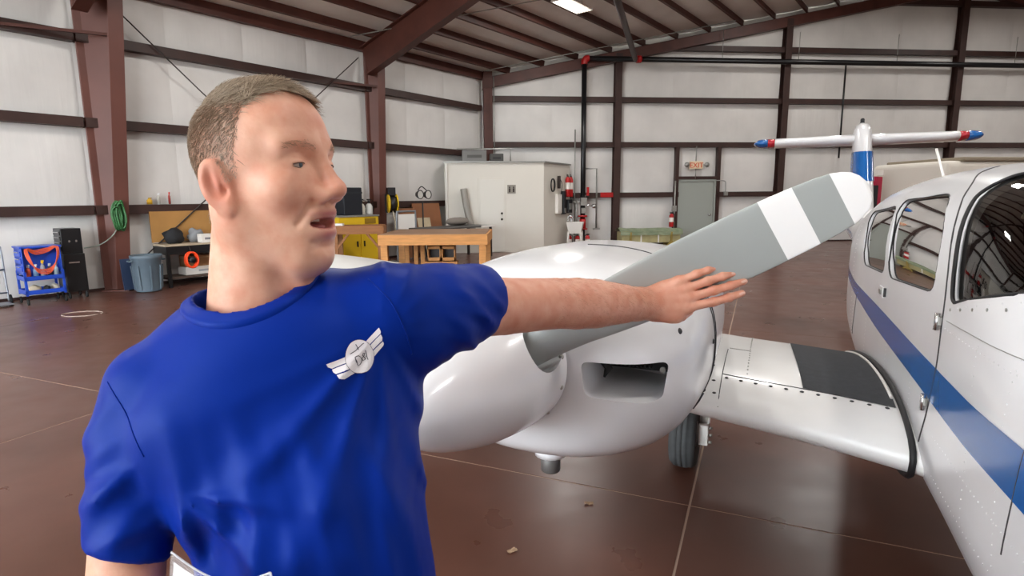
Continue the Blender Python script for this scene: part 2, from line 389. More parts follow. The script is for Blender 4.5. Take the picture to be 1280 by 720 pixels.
# rigid frames: tapered columns and rafters
for a in COLS_L[1:]:
    fr = thing('steel_frame', 'tapered reddish brown steel frame column and rafter against the side wall, ' +
               {0: 'next to the wooden workbench', 1: 'with the green hose hung on it', 2: 'out past the hand cart'}.get(COLS_L.index(a) - 1, 'out by the open hangar front'), None, kind='structure')
    SINC = NL.dot(DB); base = CORNER - DL * a; top = roof_z(0) - .22
    for side in (0, 1):
        X = DB if side == 0 else -DB; b0 = base if side == 0 else base + DB * 34
        hw = NL.cross(Vector((0, 0, 1))); hw = DL * 0.12
        def wdt(z): return 0.40 + (0.42 if a > 8 else 0.16) * z / top
        mb = MB()
        zs = [0.0, top]
        # outer flange, web, inner flange
        mb.prism([b0 - hw + X * .20, b0 + hw + X * .20, b0 + hw + X * .22, b0 - hw + X * .22], (0, 0, top + .1))
        mb.prism([b0 - DL * .006 + X * .2, b0 - DL * .006 + X * wdt(0), b0 - DL * .006 + X * wdt(top) + Vector((0, 0, top)), b0 - DL * .006 + X * .2 + Vector((0, 0, top))], DL * .012)
        mb.prism([b0 - hw + X * wdt(0), b0 - hw + X * (wdt(0) + .02), b0 - hw + X * (wdt(top) + .02) + Vector((0, 0, top)), b0 - hw + X * wdt(top) + Vector((0, 0, top))], DL * .24)
        mb.box(b0 + X * .34 + Vector((0, 0, .012)), (.5, .34, .024), (0, 0, A_B))
        mb.build('frame_column', M_FRAME, fr)
        mb = MB(); s_in = wdt(top); D0, D1 = 0.75, 0.5
        def rp(s, dz): return base + NL * (s * SINC if side == 0 else (34 - s) * SINC) + Vector((0, 0, roof_z(s) - .225 + dz))
        for z0, z1 in ((0, -.02), None) if False else ((0, -.02),):
            mb.prism([rp(.1, 0) - hw, rp(.1, 0) + hw, rp(.1, -.02) + hw, rp(.1, -.02) - hw], rp(17, 0) - rp(.1, 0))
        mb.prism([rp(.2, -.02) - DL * .006, rp(17, -.02) - DL * .006, rp(17, -D1) - DL * .006, rp(s_in, -D0) - DL * .006], DL * .012)
        mb.prism([rp(s_in, -D0) - hw, rp(17, -D1) - hw, rp(17, -D1 - .02) - hw, rp(s_in, -D0 - .02) - hw], DL * .24)
        mb.build('rafter', M_STEEL, fr)
    # flange braces from the first column rows to the girt
    if a < 18:
        for z in (4.56,):
            mb = MB(); p = base + DB * (wdt(z) - .02) + Vector((0, 0, z + .05)) + DL * -.08
            mb.bar(p, wl(-a - 1.05, .2, z - .02), .05, .05); mb.build('flange_brace', M_STEEL, fr)

# high-bay fluorescent lamps hung under the roof
M_TUBE = mat('lit_fluorescent_tube', '#ffffff', 0.4, emit='#fff6e8', estr=1.6)
M_REFL = mat('white_enamel_reflector', '#d9d6d0', 0.35)
def highbay(s, a, label, drop=0.45):
    p = rf(s, a, -drop); t = thing('ceiling_lamp', label, 'lamp', p, A_L, 'high-bay fluorescent lamps under the roof')
    mb = MB(); mb.prism([(-.62, -.26, .06), (-.62, -.2, .10), (-.62, .2, .10), (-.62, .26, .06), (-.62, .26, .05), (-.62, .2, .09), (-.62, -.2, .09), (-.62, -.26, .05)], (1.24, 0, 0)); mb.lh((-.63, -.24, .04), (-.61, .24, .1)); mb.lh((.61, -.24, .04), (.63, .24, .1)); mb.build('housing', M_REFL, t)
    for i in range(6):
        y = -.2 + .08 * i; mb = MB(); mb.cyl((-.58, y, .045), (.58, y, .045), .014, n=8); mb.build('fluorescent_tube', M_TUBE, t)
    for x in (-.5, .5): mb = MB(); mb.cyl((x, 0, .1), (x, 0, drop), .006, n=6); mb.build('hanger_wire', M_GALV, t)
    d = bpy.data.lights.new('lamp_light', 'AREA'); d.shape = 'RECTANGLE'; d.size = 1.2; d.size_y = .5; d.energy = LAMP_W; d.color = (1.0, .97, .93); o = bpy.data.objects.new('lamp_light', d); COL.objects.link(o); o.parent = t; o.location = (0, 0, .02)
LAMP_W = 120.0
for i, a in enumerate((5.73, 13.2, 20.7, 28.0)):
    for j, s in enumerate((6.08, 14.0, 21.5, 29.0)):
        highbay(s, a, 'fluorescent high-bay lamp hung beside the brown sprinkler branch main' if i == 0 and j == 0 else 'fluorescent high-bay lamp with six tubes hung under the hangar roof')
# ---------------------------------------------------------------- things along the side wall
def L_thing(name, label, cat, s, d, z=0.0, dr=0.0, group=None): return thing(name, label, cat, wl(s, d, z), A_L + dr, group)
def B_thing(name, label, cat, s, d, z=0.0, dr=0.0, group=None): return thing(name, label, cat, wb_(s, d, z), A_B + dr, group)
for (sa, za, sb, zb) in ((-10.75, 5.25, -5.2, .25), (-5.2, 5.25, -11.0, .25)):
    mb = MB(); mb.cyl(wl(sa, .28, za), wl(sb, .28, zb), .013, n=6); mb.build('brace_rod', M_DARK, WL)
M_TUBEG = mat('grey_tube_steel', '#84878c', .4, .5)
M_CBLUE = mat('blue_cart_enamel', '#1f48b4', .35); M_ORNG = mat('orange_hose_rubber', '#cc5330', .5); M_YEL = mat('yellow_enamel', '#d6b01c', .45)
def caster(mb, x, y, r=.05): mb.cyl((x - .015, y, r), (x + .015, y, r), r, n=12); mb.bar((x, y, r * 1.2), (x, y, r * 2.1), .05, .03, (1, 0, 0))
# tube hand cart
t = L_thing('hand_cart', 'grey tubular steel hand cart leaning by the side wall', 'cart', -12.98, .45); t.scale = (.8, 1, 1)
mb = MB(); mb.tube(catmull([(-.3, 0, .06), (-.3, .05, .5), (-.3, .08, .88), (-.24, .08, .97), (.24, .08, .97), (.3, .08, .88), (.3, .05, .5), (.3, 0, .06)], 6), .018, 8); mb.build('frame', M_TUBEG, t)
for z in (.20, .58): mb = MB(); mb.cyl((-.3, .05 * z, z), (.3, .05 * z, z), .014, n=8); mb.build('crossbar', M_TUBEG, t)
mb = MB(); mb.lh((-.3, -.28, .03), (.3, 0, .05)); mb.build('toe_plate', M_TUBEG, t)
for x in (-.34, .34): mb = MB(); mb.cyl((x - .02, .06, .08), (x + .02, .06, .08), .08, n=16); mb.build('wheel', M_RUBBER, t)
# blue tool cart
t = L_thing('tool_cart', 'blue steel tool cart with drawers and trays, orange hose draped over it', 'tool cart', -12.32, .62); t.scale = (.82, .9, 1)
mb = MB(); mb.lh((-.32, -.1, .50), (.32, .24, .95)); mb.lh((-.34, -.24, .93), (.34, .26, .96)); mb.lh((-.32, -.24, .5), (-.30, .24, .95)); mb.lh((.30, -.24, .5), (.32, .24, .95)); mb.build('cabinet', M_CBLUE, t, .006)
for z in (.84, .73, .60): mb = MB(); mb.lh((-.335, -.2, z - .045), (-.32, .2, z + .045)); d_ = mb.build('drawer', M_CBLUE, t, .004); mb = MB(); mb.lh((-.35, -.14, z + .015), (-.335, .14, z + .03)); mb.build('drawer_pull', M_CHROME, d_)
for z in (.40, .17):
    mb = MB(); mb.lh((-.33, -.26, z), (.33, .26, z + .015)); mb.lh((-.33, -.26, z), (.33, -.245, z + .07)); mb.lh((-.33, .245, z), (.33, .26, z + .07)); mb.lh((-.33, -.26, z), (-.315, .26, z + .07)); mb.lh((.315, -.26, z), (.33, .26, z + .07)); mb.build('tray', M_CBLUE, t)
for x in (-.31, .31):
    for y in (-.24, .24): mb = MB(); mb.lh((x - .02, y - .02, .15), (x + .02, y + .02, .55)); mb.build('post', M_CBLUE, t); mb = MB(); caster(mb, x, y); mb.build('caster', M_RUBBER, t)
HO = thing('air_hose', 'coiled orange air hose hanging over the blue tool cart', 'hose', wl(-12.32, .88, .5), A_L); HO.scale = (.82, 1, 1)
for k in range(4):
    mb = MB(); o_ = .012 * k; mb.tube(catmull([(-.26 + o_, .02, .42), (-.25 + o_, -.03 - o_, .25), (-.12, -.05 - o_, .10 - .02 * k), (.08, -.05 - o_, .09 - .02 * k), (.24 - o_, -.03 - o_, .25), (.27 - o_, .02, .44), (.1, .05, .36 + .02 * k), (-.1, .05, .33 + .02 * k)], 6, True), .009, 7, closed=True); mb.build('hose_loop', M_ORNG, HO)
def bottle(loc, h, r, col, label, capc='#e8e8e8', group=None, rz=0):
    t = thing('spray_bottle', label, 'bottle', loc, rz, group); mb = MB()
    mb.lathe([(0, 0), (r, 0), (r, h * .6), (r * .9, h * .66), (r * .4, h * .78), (r * .4, h * .82), (0, h * .82)], 14); mb.build('body', mat('bottle_' + col, '#' + col, .3), t)
    mb = MB(); mb.lathe([(0, h * .82), (r * .45, h * .82), (r * .45, h * .9), (0, h * .9)], 10); mb.bar((-r * .3, 0, h * .95), (r * 1.0, 0, h * .95), r * .5, h * .1); mb.bar((r * .5, 0, h * .93), (r * .75, 0, h * .8), r * .2, h * .03); mb.build('spray_head', mat('cap_' + capc[1:], capc, .4), t)
    return t
for x, col, cp, nm in ((-.22, 'd0583a', '#f0f0ee', 'orange-red spray bottle on the blue cart tray'), (-.10, '7fa0c0', '#f0f0ee', 'pale blue spray bottle on the blue cart tray'), (.02, '9aa0a6', '#f2c81c', 'grey spray bottle with yellow head on the blue cart tray'), (.13, '2c2c34', '#c8c8c8', 'dark spray bottle on the blue cart tray'), (.24, 'a9bfc4', '#88888c', 'pale green-grey spray bottle on the blue cart tray')):
    bottle(wl(-12.32 + x * .82, .72, .416), .24 if cp != '#f2c81c' else .30, .035, col, nm, cp, None, A_L - 1.2)
def blob(name, label, cat, loc, r, m, rz=0, seed=0, amp=.25, group=None):
    mb = MB(); mb.ball((0, 0, 0), 1.0, 16, 10); vs = []
    for p in mb.v:
        v = Vector(p); n_ = 1 + amp * mnoise.noise(v * 1.6 + Vector((seed, 0, 0))); vs.append((v.x * r[0] * n_, v.y * r[1] * n_, max(v.z * n_, -.9) * r[2] + r[2] * .9))
    mb.v = vs; o = mb.build(name, m); o.location = loc; o.rotation_euler.z = rz; return tag(o, label, cat, group)
blob('rag_bundle', 'crumpled beige rags on the lower tray of the blue cart', 'rag', wl(-12.44, .70, .188), (.085, .09, .065), mat('beige_rag', '#c4b79f', .9), A_L, 1)
blob('work_gloves', 'black work gloves beside the rags on the blue cart', 'gloves', wl(-12.29, .76, .188), (.05, .06, .055), M_RUBBER, A_L, 4)
blob('paper_bundle', 'folded pale paper bundle on the lower tray of the blue cart', 'paper', wl(-12.16, .66, .188), (.06, .09, .06), mat('pale_paper_bundle', '#cfc7b4', .9), A_L, 7)
# tall black tool chest
t = L_thing('tool_chest', 'tall narrow black rolling tool chest between cart and steel column', 'tool chest', -11.83, .45); t.scale = (.78, .9, 1)
mb = MB(); mb.lh((-.2, -.24, .12), (.2, .24, .78)); mb.lh((-.19, -.2, .78), (.19, .24, 1.22)); mb.build('body', M_BLACKM, t, .008)
for z in (1.14, 1.05, .96, .87): mb = MB(); mb.lh((-.205, -.17, z - .035), (-.19, .2, z + .035)); d_ = mb.build('drawer', M_BLACKM, t); mb = MB(); mb.lh((-.22, -.14, z + .01), (-.205, .17, z + .022)); mb.build('drawer_pull', M_CHROME, d_)
for x in (-.05, .08): mb = MB(); mb.cyl((x, -.215, 1.0), (x, -.20, 1.0), .02, n=10); mb.build('lock', M_CHROME, t)
mb = MB(); mb.lh((-.12, -.26, .62), (.08, -.24, .645)); mb.build('handle', M_CHROME, t)
for x in (-.16, .16):
    for y in (-.2, .2): mb = MB(); caster(mb, x, y, .055); mb.build('caster', M_RUBBER, t)
# floor ring of pale wire
mb = MB(); mb.tube([(.28 * math.cos(a), .2 * math.sin(a), .006) for a in np.linspace(0, 6.0, 40)], .006, 5); o = mb.build('wire_loop', mat('pale_wire', '#b7a79b', .5)); o.location = (-6.5, 8.55, 0); tag(o, 'loose loop of pale wire lying on the floor by the carts', 'wire')
# waste bin
M_BIN = mat('grey_bin_plastic', '#596771', .55, var=.06, vscale=5)
t = thing('trash_can', 'round grey plastic trash can by the black work shelf', 'trash can', (-6.83, 10.72, 0))
mb = MB(); mb.lathe([(0, .01), (.205, .01), (.21, .03), (.245, .60), (.262, .62), (.268, .68), (.255, .69), (.24, .62), (.20, .05), (0, .05)], 32); mb.build('body', M_BIN, t)
for k in range(8): a = math.pi / 4 * k; mb = MB(); mb.bar((.21 * math.cos(a), .21 * math.sin(a), .05), (.245 * math.cos(a), .245 * math.sin(a), .5), .02, .05, (math.cos(a), math.sin(a), 0)); mb.build('rib', M_BIN, t)
for a in (-2.2, .95): mb = MB(); mb.bar((.25 * math.cos(a), .25 * math.sin(a), .585), (.31 * math.cos(a), .31 * math.sin(a), .585), .13, .03); mb.build('handle', M_BIN, t, .008)
mb = MB(); mb.box((0, 0, .3), (.32, .02, .58), (-.12, 0, 0)); o = mb.build('dark_panel', mat('navy_plastic_panel', '#2c3a55', .5)); o.location = (-7.18, 10.78, 0.02); o.rotation_euler.z = 1.0; tag(o, 'narrow navy plastic panel leaning behind the trash can', 'panel')
# black work shelf with brown backing board
M_HARD = mat('brown_hardboard', '#a97c44', .7, var=.08, vscale=3)
t = L_thing('work_shelf', 'black steel work shelf with a pale top and a lower board shelf', 'shelf', -9.55, .50)
mb = MB(); mb.lh((-.85, -.3, .80), (.95, .3, .835)); mb.build('top', mat('pale_bench_top', '#b3a28a', .5), t)
mb = MB(); mb.lh((-.85, -.29, .64), (.95, -.26, .80)); mb.lh((-.85, -.29, .64), (-.82, .29, .80)); mb.lh((.92, -.29, .64), (.95, .29, .8)); mb.build('apron', M_BLACKM, t)
for x in (-.82, .92):
    for y in (-.27, .27): mb = MB(); mb.lh((x - .03, y - .03, 0), (x + .03, y + .03, .80)); mb.build('leg', M_BLACKM, t)
mb = MB(); mb.lh((-.85, -.27, .16), (.95, .29, .20)); mb.build('lower_shelf', mat('dark_shelf_board', '#4a3c33', .7), t)
mb = MB(); mb.lh((-.92, -.012, .86), (1.3, .012, 1.47)); o = mb.build('hardboard_panel', M_HARD); o.location = wl(-9.5, .235); o.rotation_euler.z = A_L; tag(o, 'brown hardboard backing panel on the wall above the black work shelf', 'panel')
def boxy(name, label, cat, loc, rz, size, m, bevel=.006, extra=None):
    t = thing(name, label, cat, loc, rz); mb = MB(); mb.lh((-size[0] / 2, -size[1] / 2, 0), (size[0] / 2, size[1] / 2, size[2])); mb.build('body', m, t, bevel)
    if extra: extra(t, size)
    return t
def lid_strip(col):
    def f(t, sz): mb = MB(); mb.lh((-sz[0] / 2 - .004, -sz[1] / 2 - .004, sz[2] * .78), (sz[0] / 2 + .004, sz[1] / 2 + .004, sz[2] * .84)); mb.build('edge_band', mat('band_' + col, '#' + col, .5), t)
    return f
def label_patch(col):
    def f(t, sz): mb = MB(); mb.lh((-sz[0] * .3, -sz[1] / 2 - .003, sz[2] * .35), (sz[0] * .3, -sz[1] / 2, sz[2] * .6)); mb.build('label_patch', mat('patch_' + col, '#' + col, .6), t)
    return f
blob('tool_bag', 'black cloth tool bag on the black work shelf', 'bag', wl(-10.12, .48, .835), (.2, .15, .16), mat('black_bag_cloth', '#1d1d20', .8), A_L, 3, .3)
blob('plastic_bag', 'grey translucent plastic bag of parts behind the white carton', 'bag', wl(-9.66, .42, .835), (.17, .09, .15), mat('grey_plastic_film', '#83868a', .25), A_L, 9, .5)
boxy('carton', 'small white carton with grey label on the black work shelf', 'box', wl(-9.55, .66, .835), A_L, (.30, .2, .17), mat('white_carton', '#ddd9d2', .6), .004, label_patch('7c7c80'))
blob('tape_roll', 'small beige roll lying beside the white carton', 'roll', wl(-9.27, .6, .835), (.06, .06, .035), mat('beige_tape', '#c8b79a', .6), 0, 2, .05)
boxy('black_case', 'black hard case at the far end of the work shelf', 'case', wl(-9.0, .5, .835), A_L, (.32, .26, .20), M_BLACK, .02, lid_strip('3a3a3e'))
boxy('cardboard_box', 'long brown cardboard box on the lower shelf', 'box', wl(-9.40, .5, .36), A_L, (1.2, .3, .22), mat('brown_cardboard', '#8c6440', .8), .004, lid_strip('a2825a'))
boxy('white_carton', 'flat white carton under the brown cardboard box', 'box', wl(-9.40, .5, .20), A_L, (1.25, .34, .16), mat('white_carton', '#ddd9d2', .6), .004, label_patch('9c9c9e'))
t = L_thing('cable_reel', 'bright orange extension cable reel hung on the shelf apron', 'cable reel', -9.98, .86, .52)
mb = MB(); MXR = Matrix(((1, 0, 0), (0, 0, 1), (0, 1, 0)))
for k in range(5): mb.tube([(.11 * math.cos(a) * (1 - .03 * (k % 2)), -.05 + .022 * k, .15 * math.sin(a)) for a in np.linspace(0, 2 * math.pi, 20)[:-1]], .018, 7, closed=True)
mb.build('cable', mat('fluorescent_orange_cable', '#f0481c', .45), t); mb = MB(); mb.lathe([(.0, -.07), (.06, -.07), (.06, .06), (0, .06)], 16, (0, 0, 0), MXR); mb.build('core', M_BLACK, t)
mb = MB(); mb.tube([(0, 0, .15), (0, .02, .2), (0, .06, .26)], .008, 6); mb.build('hook', M_DARK, t)
# on the girt ledge
bottle(wl(-10.35, .13, 1.61), .13, .05, 'd8a92c', 'squat amber bottle on the wall girt ledge', '#c9a030', None, 0)
bottle(wl(-10.18, .13, 1.61), .22, .03, 'b9b6ae', 'slim clear bottle on the wall girt ledge', '#dddddd', None, .4)
bottle(wl(-9.98, .13, 1.61), .24, .022, 'a0413a', 'slim red-topped bottle on the wall girt ledge', '#c03a30', None, .9)
# green hose on the column
pc = CORNER - DL * 11.3 + DB * .62 - DL * .14
t = thing('garden_hose', 'bundle of green hose hung on the brown steel column', 'hose', (pc.x, pc.y, 1.25), A_L)
mg = mat('green_hose_rubber', '#3e7a45', .5, col2='#2c5a33', vscale=20)
for k in range(12):
    r0 = random.uniform(.035, .085); mb = MB(); oy = random.uniform(-.06, .06); ox = random.uniform(-.06, .06); mb.tube([(ox + r0 * math.cos(a) * 1.0, -.05 + oy + .02 * math.sin(3 * a), .16 + random.uniform(-.0, .0) + (.17 + .01 * k) * math.sin(a)) for a in np.linspace(0, 2 * math.pi, 22)[:-1]], .016, 6, closed=True); mb.build('hose_loop', mg, t)
mb = MB(); mb.tube([(.0, .1, .36), (0, -.02, .36), (0, -.05, .33)], .012, 6); mb.build('hook', M_DARK, t)
mb = MB(); mb.tube(catmull([(0, -.02, .05), (-.1, .05, -.18), (-.3, .15, -.36), (-.5, .35, -.42)], 8), .010, 6); mb.build('hose_tail', mat('pale_hose', '#9aa89c', .5), t)
# yellow cabinet with a black case and two garden sprayers
t = L_thing('storage_cabinet', 'yellow steel storage cabinet with a pale top by the middle column', 'cabinet', -6.0, .75)
mb = MB(); mb.lh((-.6, -.28, .05), (.6, .28, 1.24)); mb.lh((-.55, -.24, 0), (.55, .24, .05)); mb.build('body', M_YEL, t, .006)
mb = MB(); mb.lh((-.62, -.30, 1.24), (.62, .30, 1.28)); mb.build('top', M_GALV, t)
for x in (-.3, .3): mb = MB(); mb.lh((x - .28, -.30, .08), (x + .28, -.28, 1.0)); d_ = mb.build('door', M_YEL, t); mb = MB(); mb.lh((x * .35 - .015, -.325, .5), (x * .35 + .015, -.30, .64)); mb.build('handle', M_BLACK, d_)
mb = MB(); mb.lh((.16, -.295, 1.06), (.5, -.28, 1.2)); mb.build('drawer', mat('ochre_drawer', '#8a6a14', .5), t)
boxy('black_tool_case', 'tall black tool case standing on the yellow cabinet', 'case', wl(-6.05, .72, 1.28), A_L, (.55, .35, .68), mat('blue_black_case', '#161a22', .5), .02, lid_strip('23262c'))
for i, (x, cl) in enumerate(((.0, 'd9d6c8'), (.2, 'cfcfca'))):
    t = thing('pump_sprayer', ('cream pump sprayer with black head beside the tall black case', 'white pump sprayer with black head beside the middle column')[i], 'sprayer', wl(-5.66 + x * 1.2, .70, 1.28), A_L)
    mb = MB(); mb.lathe([(0, 0), (.085, 0), (.09, .02), (.09, .2), (.06, .26), (.03, .28), (0, .28)], 18); mb.build('tank', mat('sprayer_' + cl, '#' + cl, .4), t)
    mb = MB(); mb.cyl((0, 0, .27), (0, 0, .36), .03, n=10); mb.bar((-.05, 0, .38), (.06, 0, .38), .04, .03); mb.tube(catmull([(.03, 0, .34), (.1, -.02, .36), (.12, -.02, .2), (.10, -.03, .05)], 5), .007, 5); mb.build('pump_head', M_BLACK, t)
# hose reel on the middle column
pc = CORNER - DL * 4.96 + DB * .60 + NL * .1
t = thing('hose_reel', 'yellow hose reel mounted on the middle steel column', 'hose reel', (pc.x, pc.y, 1.55), A_L - .5)
MR = Matrix(((0, 0, 1), (1, 0, 0), (0, 1, 0)))
for x in (-.12, .10): mb = MB(); mb.lathe([(.0, x), (.07, x), (.24, x + .0), (.25, x + .01), (.24, x + .025), (0, x + .025)], 22, (0, -.22, 0), MR); mb.build('reel_disc', M_YEL, t)
mb = MB(); mb.lathe([(0, -.1), (.18, -.1), (.19, 0), (.18, .1), (0, .1)], 18, (0, -.22, 0), MR); mb.build('wound_hose', M_BLACK, t)
mb = MB(); mb.lh((-.12, -.3, .22), (.08, -.02, .42)); mb.lh((-.16, -.06, -.25), (.16, 0, .25)); mb.build('bracket', M_BLACK, t)
mb = MB(); mb.tube(catmull([(0, -.25, -.2), (.05, -.28, -.6), (-.05, -.3, -1.0), (-.35, -.35, -.95)], 8), .018, 7); mb.build('hose_tail', mat('pale_hose2', '#c8bda8', .5), t)
# wooden benches
M_WOOD = mat('orange_pine', '#c98d4f', .6, var=.14, vscale=3.0, stretch=(1, 8, 8)); M_WOOD2 = mat('brown_stained_pine', '#8f5d34', .6, var=.15, vscale=3, stretch=(1, 8, 8)); M_PLY = mat('worn_plywood_top', '#8a6a50', .5, var=.12, vscale=2)
t = thing('workbench', 'low sturdy pine workbench with a worn plywood top and thick posts', 'workbench', (-1.64, 12.0, 0), math.radians(-1))
mb = MB(); mb.lh((-1.1, 0, .92), (1.1, 1.9, .95)); mb.build('top', M_PLY, t)
for lo_, hi_ in (((-1.1, -.04, .72), (1.1, 0, .935)), ((-1.1, 1.9, .72), (1.1, 1.94, .935)), ((-1.14, -.04, .72), (-1.1, 1.94, .935)), ((1.1, -.04, .72), (1.14, 1.94, .935))): mb = MB(); mb.lh(lo_, hi_); mb.build('apron_board', M_WOOD, t)
for x in (-1.03, 1.03):
    for y in (.06, 1.83): mb = MB(); mb.lh((x - .07, y - .06, 0), (x + .07, y + .06, .92)); mb.build('leg', M_WOOD, t)
for x in (-.75, -.55, -.4): mb = MB(); mb.lh((x - .045, 1.0, 0), (x + .045, 1.09, .72)); mb.build('brace_post', M_WOOD, t)
for i, x in enumerate((-.1, .22)):
    t = thing('wooden_crate', 'open pine crate under the workbench' if i == 0 else 'second open pine crate beside its twin under the workbench', 'crate', (-1.64 + x, 13.0, .28), 0); 
    for lo_, hi_ in (((-.15, -.15, 0), (.15, .15, .02)), ((-.15, -.15, .34), (.15, .15, .36)), ((-.15, -.15, 0), (-.125, .15, .36)), ((.125, -.15, 0), (.15, .15, .36)), ((-.15, -.15, .0), (.15, -.13, .09)), ((-.15, -.15, .28), (.15, -.13, .36))): mb = MB(); mb.lh(lo_, hi_); mb.build('board', M_WOOD, t)
    mb = MB(); mb.lh((-.12, .12, .02), (.12, .14, .34)); mb.build('back_panel', M_DARK, t)
t2 = thing('crate_stand', 'low pine stand carrying the two crates under the workbench', 'stand', (-1.58, 13.0, 0), 0)
mb = MB(); mb.lh((-.36, -.18, .24), (.36, .18, .28)); mb.build('deck', M_WOOD, t2)
for x in (-.32, .32):
    for y in (-.14, .14): mb = MB(); mb.lh((x - .03, y - .03, 0), (x + .03, y + .03, .24)); mb.build('leg', M_WOOD, t2)
t = thing('work_table', 'brown stained timber work table with diagonal braced legs', 'table', (-3.55, 13.35, 0), math.radians(8))
mb = MB(); mb.lh((-1.3, -.4, 1.04), (.6, .4, 1.08)); mb.build('top', M_WOOD2, t); mb = MB(); mb.lh((-1.3, -.42, .90), (.6, -.38, 1.05)); mb.lh((-1.3, .38, .90), (.6, .42, 1.05)); mb.lh((.58, -.4, .9), (.62, .4, 1.05)); mb.build('apron', M_WOOD2, t)
for x in (-1.2, -.45, .52):
    for y in (-.34, .34): mb = MB(); mb.lh((x - .05, y - .05, 0), (x + .05, y + .05, 1.04)); mb.build('leg', M_WOOD2, t)
for x, sg in ((-.45, 1), (-.45, -1), (.52, -1)): mb = MB(); mb.bar((x, -.34, .55), (x + sg * .32, -.34, .95), .05, .08, (0, 1, 0)); mb.build('diagonal_brace', M_WOOD2, t)
for i, x in enumerate((-.65, -.4)):
    mb = MB(); mb.lh((-.10, -.07, 0), (.10, .07, .05)); o = mb.build('parts_tray', mat('white_tray', '#d8d8d4', .5)); p = Matrix.Rotation(math.radians(8), 3, 'Z') @ Vector((x, -.1, 0)); o.location = (-3.55 + p.x, 13.35 + p.y, 1.08); tag(o, ('shallow white parts tray on the brown work table', 'second shallow white parts tray next to the first on the brown table')[i], 'tray')
# leaning boards, frame, flat table and lamp stand by the far end of the side wall
M_BRD = mat('reddish_brown_board', '#8b5a3a', .65, var=.07, vscale=2)
def leaning(name, label, cat, s, d, w, h, th, m, tilt=-.16, z=0):
    mb = MB(); mb.lh((-w / 2, 0, 0), (w / 2, th, h)); o = mb.build(name, m, None, .003); o.location = wl(s, d, z); o.rotation_euler = Euler((tilt, 0, A_L)); return tag(o, label, cat)
leaning('plywood_sheet', 'wide reddish brown board leaning on the side wall beside the office', 'board', -3.0, .55, 1.1, 1.55, .03, M_BRD)
leaning('particle_board', 'narrow reddish brown board leaning beside the wide board', 'board', -3.85, .62, .6, 1.42, .03, mat('brown_particle_board', '#946242', .7, var=.08, vscale=4))
leaning('poster_board', 'cream poster board leaning against the brown boards', 'board', -3.42, .85, .5, 1.15, .01, mat('cream_poster_board', '#cdbfa2', .7, col2='#b9a888', vscale=5), -.2)
blob('grey_cushion', 'grey rolled cushion lying in front of the wide brown board', 'cushion', wl(-2.85, 1.42, .905), (.45, .2, .12), mat('grey_cushion_cloth', '#7c746c', .9), A_L, 5, .1)
t = L_thing('steel_stand', 'grey tube stand with a white sheet next to the leaning boards', 'stand', -4.42, 1.0)
mb = MB(); mb.tube(catmull([(-.35, 0, 0), (-.35, 0, .6), (-.33, 0, 1.28), (-.25, 0, 1.33), (.25, 0, 1.33), (.33, 0, 1.28), (.35, 0, .6), (.35, 0, 0)], 5), .025, 8); mb.build('frame', M_TUBEG, t); mb = MB(); mb.lh((-.3, -.01, .55), (.3, .01, 1.26)); mb.build('panel', M_WHITE, t)
for sx in (-.35, .35): mb = MB(); mb.lh((sx - .03, -.25, 0), (sx + .03, .25, .03)); mb.build('foot', M_TUBEG, t)
t = thing('flat_table', 'low dark grey table with a pale edge behind the workbench', 'table', wl(-3.35, 1.72), A_L)
mb = MB(); mb.lh((-1.2, -.5, .86), (1.2, .5, .9)); mb.build('top', mat('dark_grey_table_top', '#4c4b4a', .5), t); mb = MB(); mb.lh((.6, -.55, .86), (1.2, -.5, .91)); mb.build('edge_strip', M_WHITE, t)
for x in (-1.1, 1.1):
    for y in (-.43, .43): mb = MB(); mb.lh((x - .03, y - .03, 0), (x + .03, y + .03, .86)); mb.build('leg', M_DARK, t)
t = L_thing('work_light', 'black tripod work light with two round lamp heads', 'work light', -3.8, 1.0)
mb = MB(); mb.cyl((0, 0, .3), (0, 0, 1.6), .02, n=8); mb.build('pole', M_BLACK, t)
for k in range(3): a = 2.09 * k + .4; mb = MB(); mb.cyl((0, 0, .55), (.16 * math.cos(a), .16 * math.sin(a), .02), .014, n=6); mb.build('leg', M_BLACK, t)
mb = MB(); mb.bar((-.28, 0, 1.58), (.28, 0, 1.58), .03, .03); mb.tube(catmull([(-.16, 0, 1.9), (0, .02, 2.0), (.16, 0, 1.9)], 6), .014, 6); mb.build('crossbar', M_BLACK, t)
for x in (-.15, .15):
    mb = MB(); mb.lathe([(0, .06), (.08, .06), (.12, -.04), (.125, -.07), (.105, -.07)], 18, (x, -.02, 1.78), MXR); h_ = mb.build('lamp_head', M_BLACK, t); mb = MB(); mb.lathe([(0, -.06), (.104, -.06)], 18, (x, -.02, 1.78), MXR); mb.build('lens', mat('frosted_lens', '#c9c7c0', .3), h_)
# ---------------------------------------------------------------- the small office in the far corner
M_OFF = mat('white_office_panel', '#d6d2c8', .55, var=.02, vscale=1.0)
fA, fB, fC, fD = (-1.28, 2.0), (1.75, 2.0), (2.9, .33), (-1.05, .33)
OF = thing('office_room', 'small white flat-roofed office room built in the far corner of the hangar', 'room', wb_(0, 1.0), A_B)
def ol(s, d, z=0): return (s, 1.0 - d, z)
OH = 2.72
mb = MB(); mb.prism([ol(*fA), ol(*fB), ol(fB[0] - .02, fB[1] - .08), ol(fA[0], fA[1] - .08)], (0, 0, OH)); mb.build('front_panel', M_OFF, OF)
mb = MB(); mb.prism([ol(*fB), ol(*fC), ol(fC[0] - .08, fC[1]), ol(fB[0] - .08, fB[1] - .02)], (0, 0, OH)); mb.build('side_panel', M_OFF, OF)
mb = MB(); mb.prism([ol(*fA), ol(*fD), ol(fD[0] + .08, fD[1]), ol(fA[0] + .08, fA[1] - .02)], (0, 0, OH)); mb.build('side_panel', M_OFF, OF)
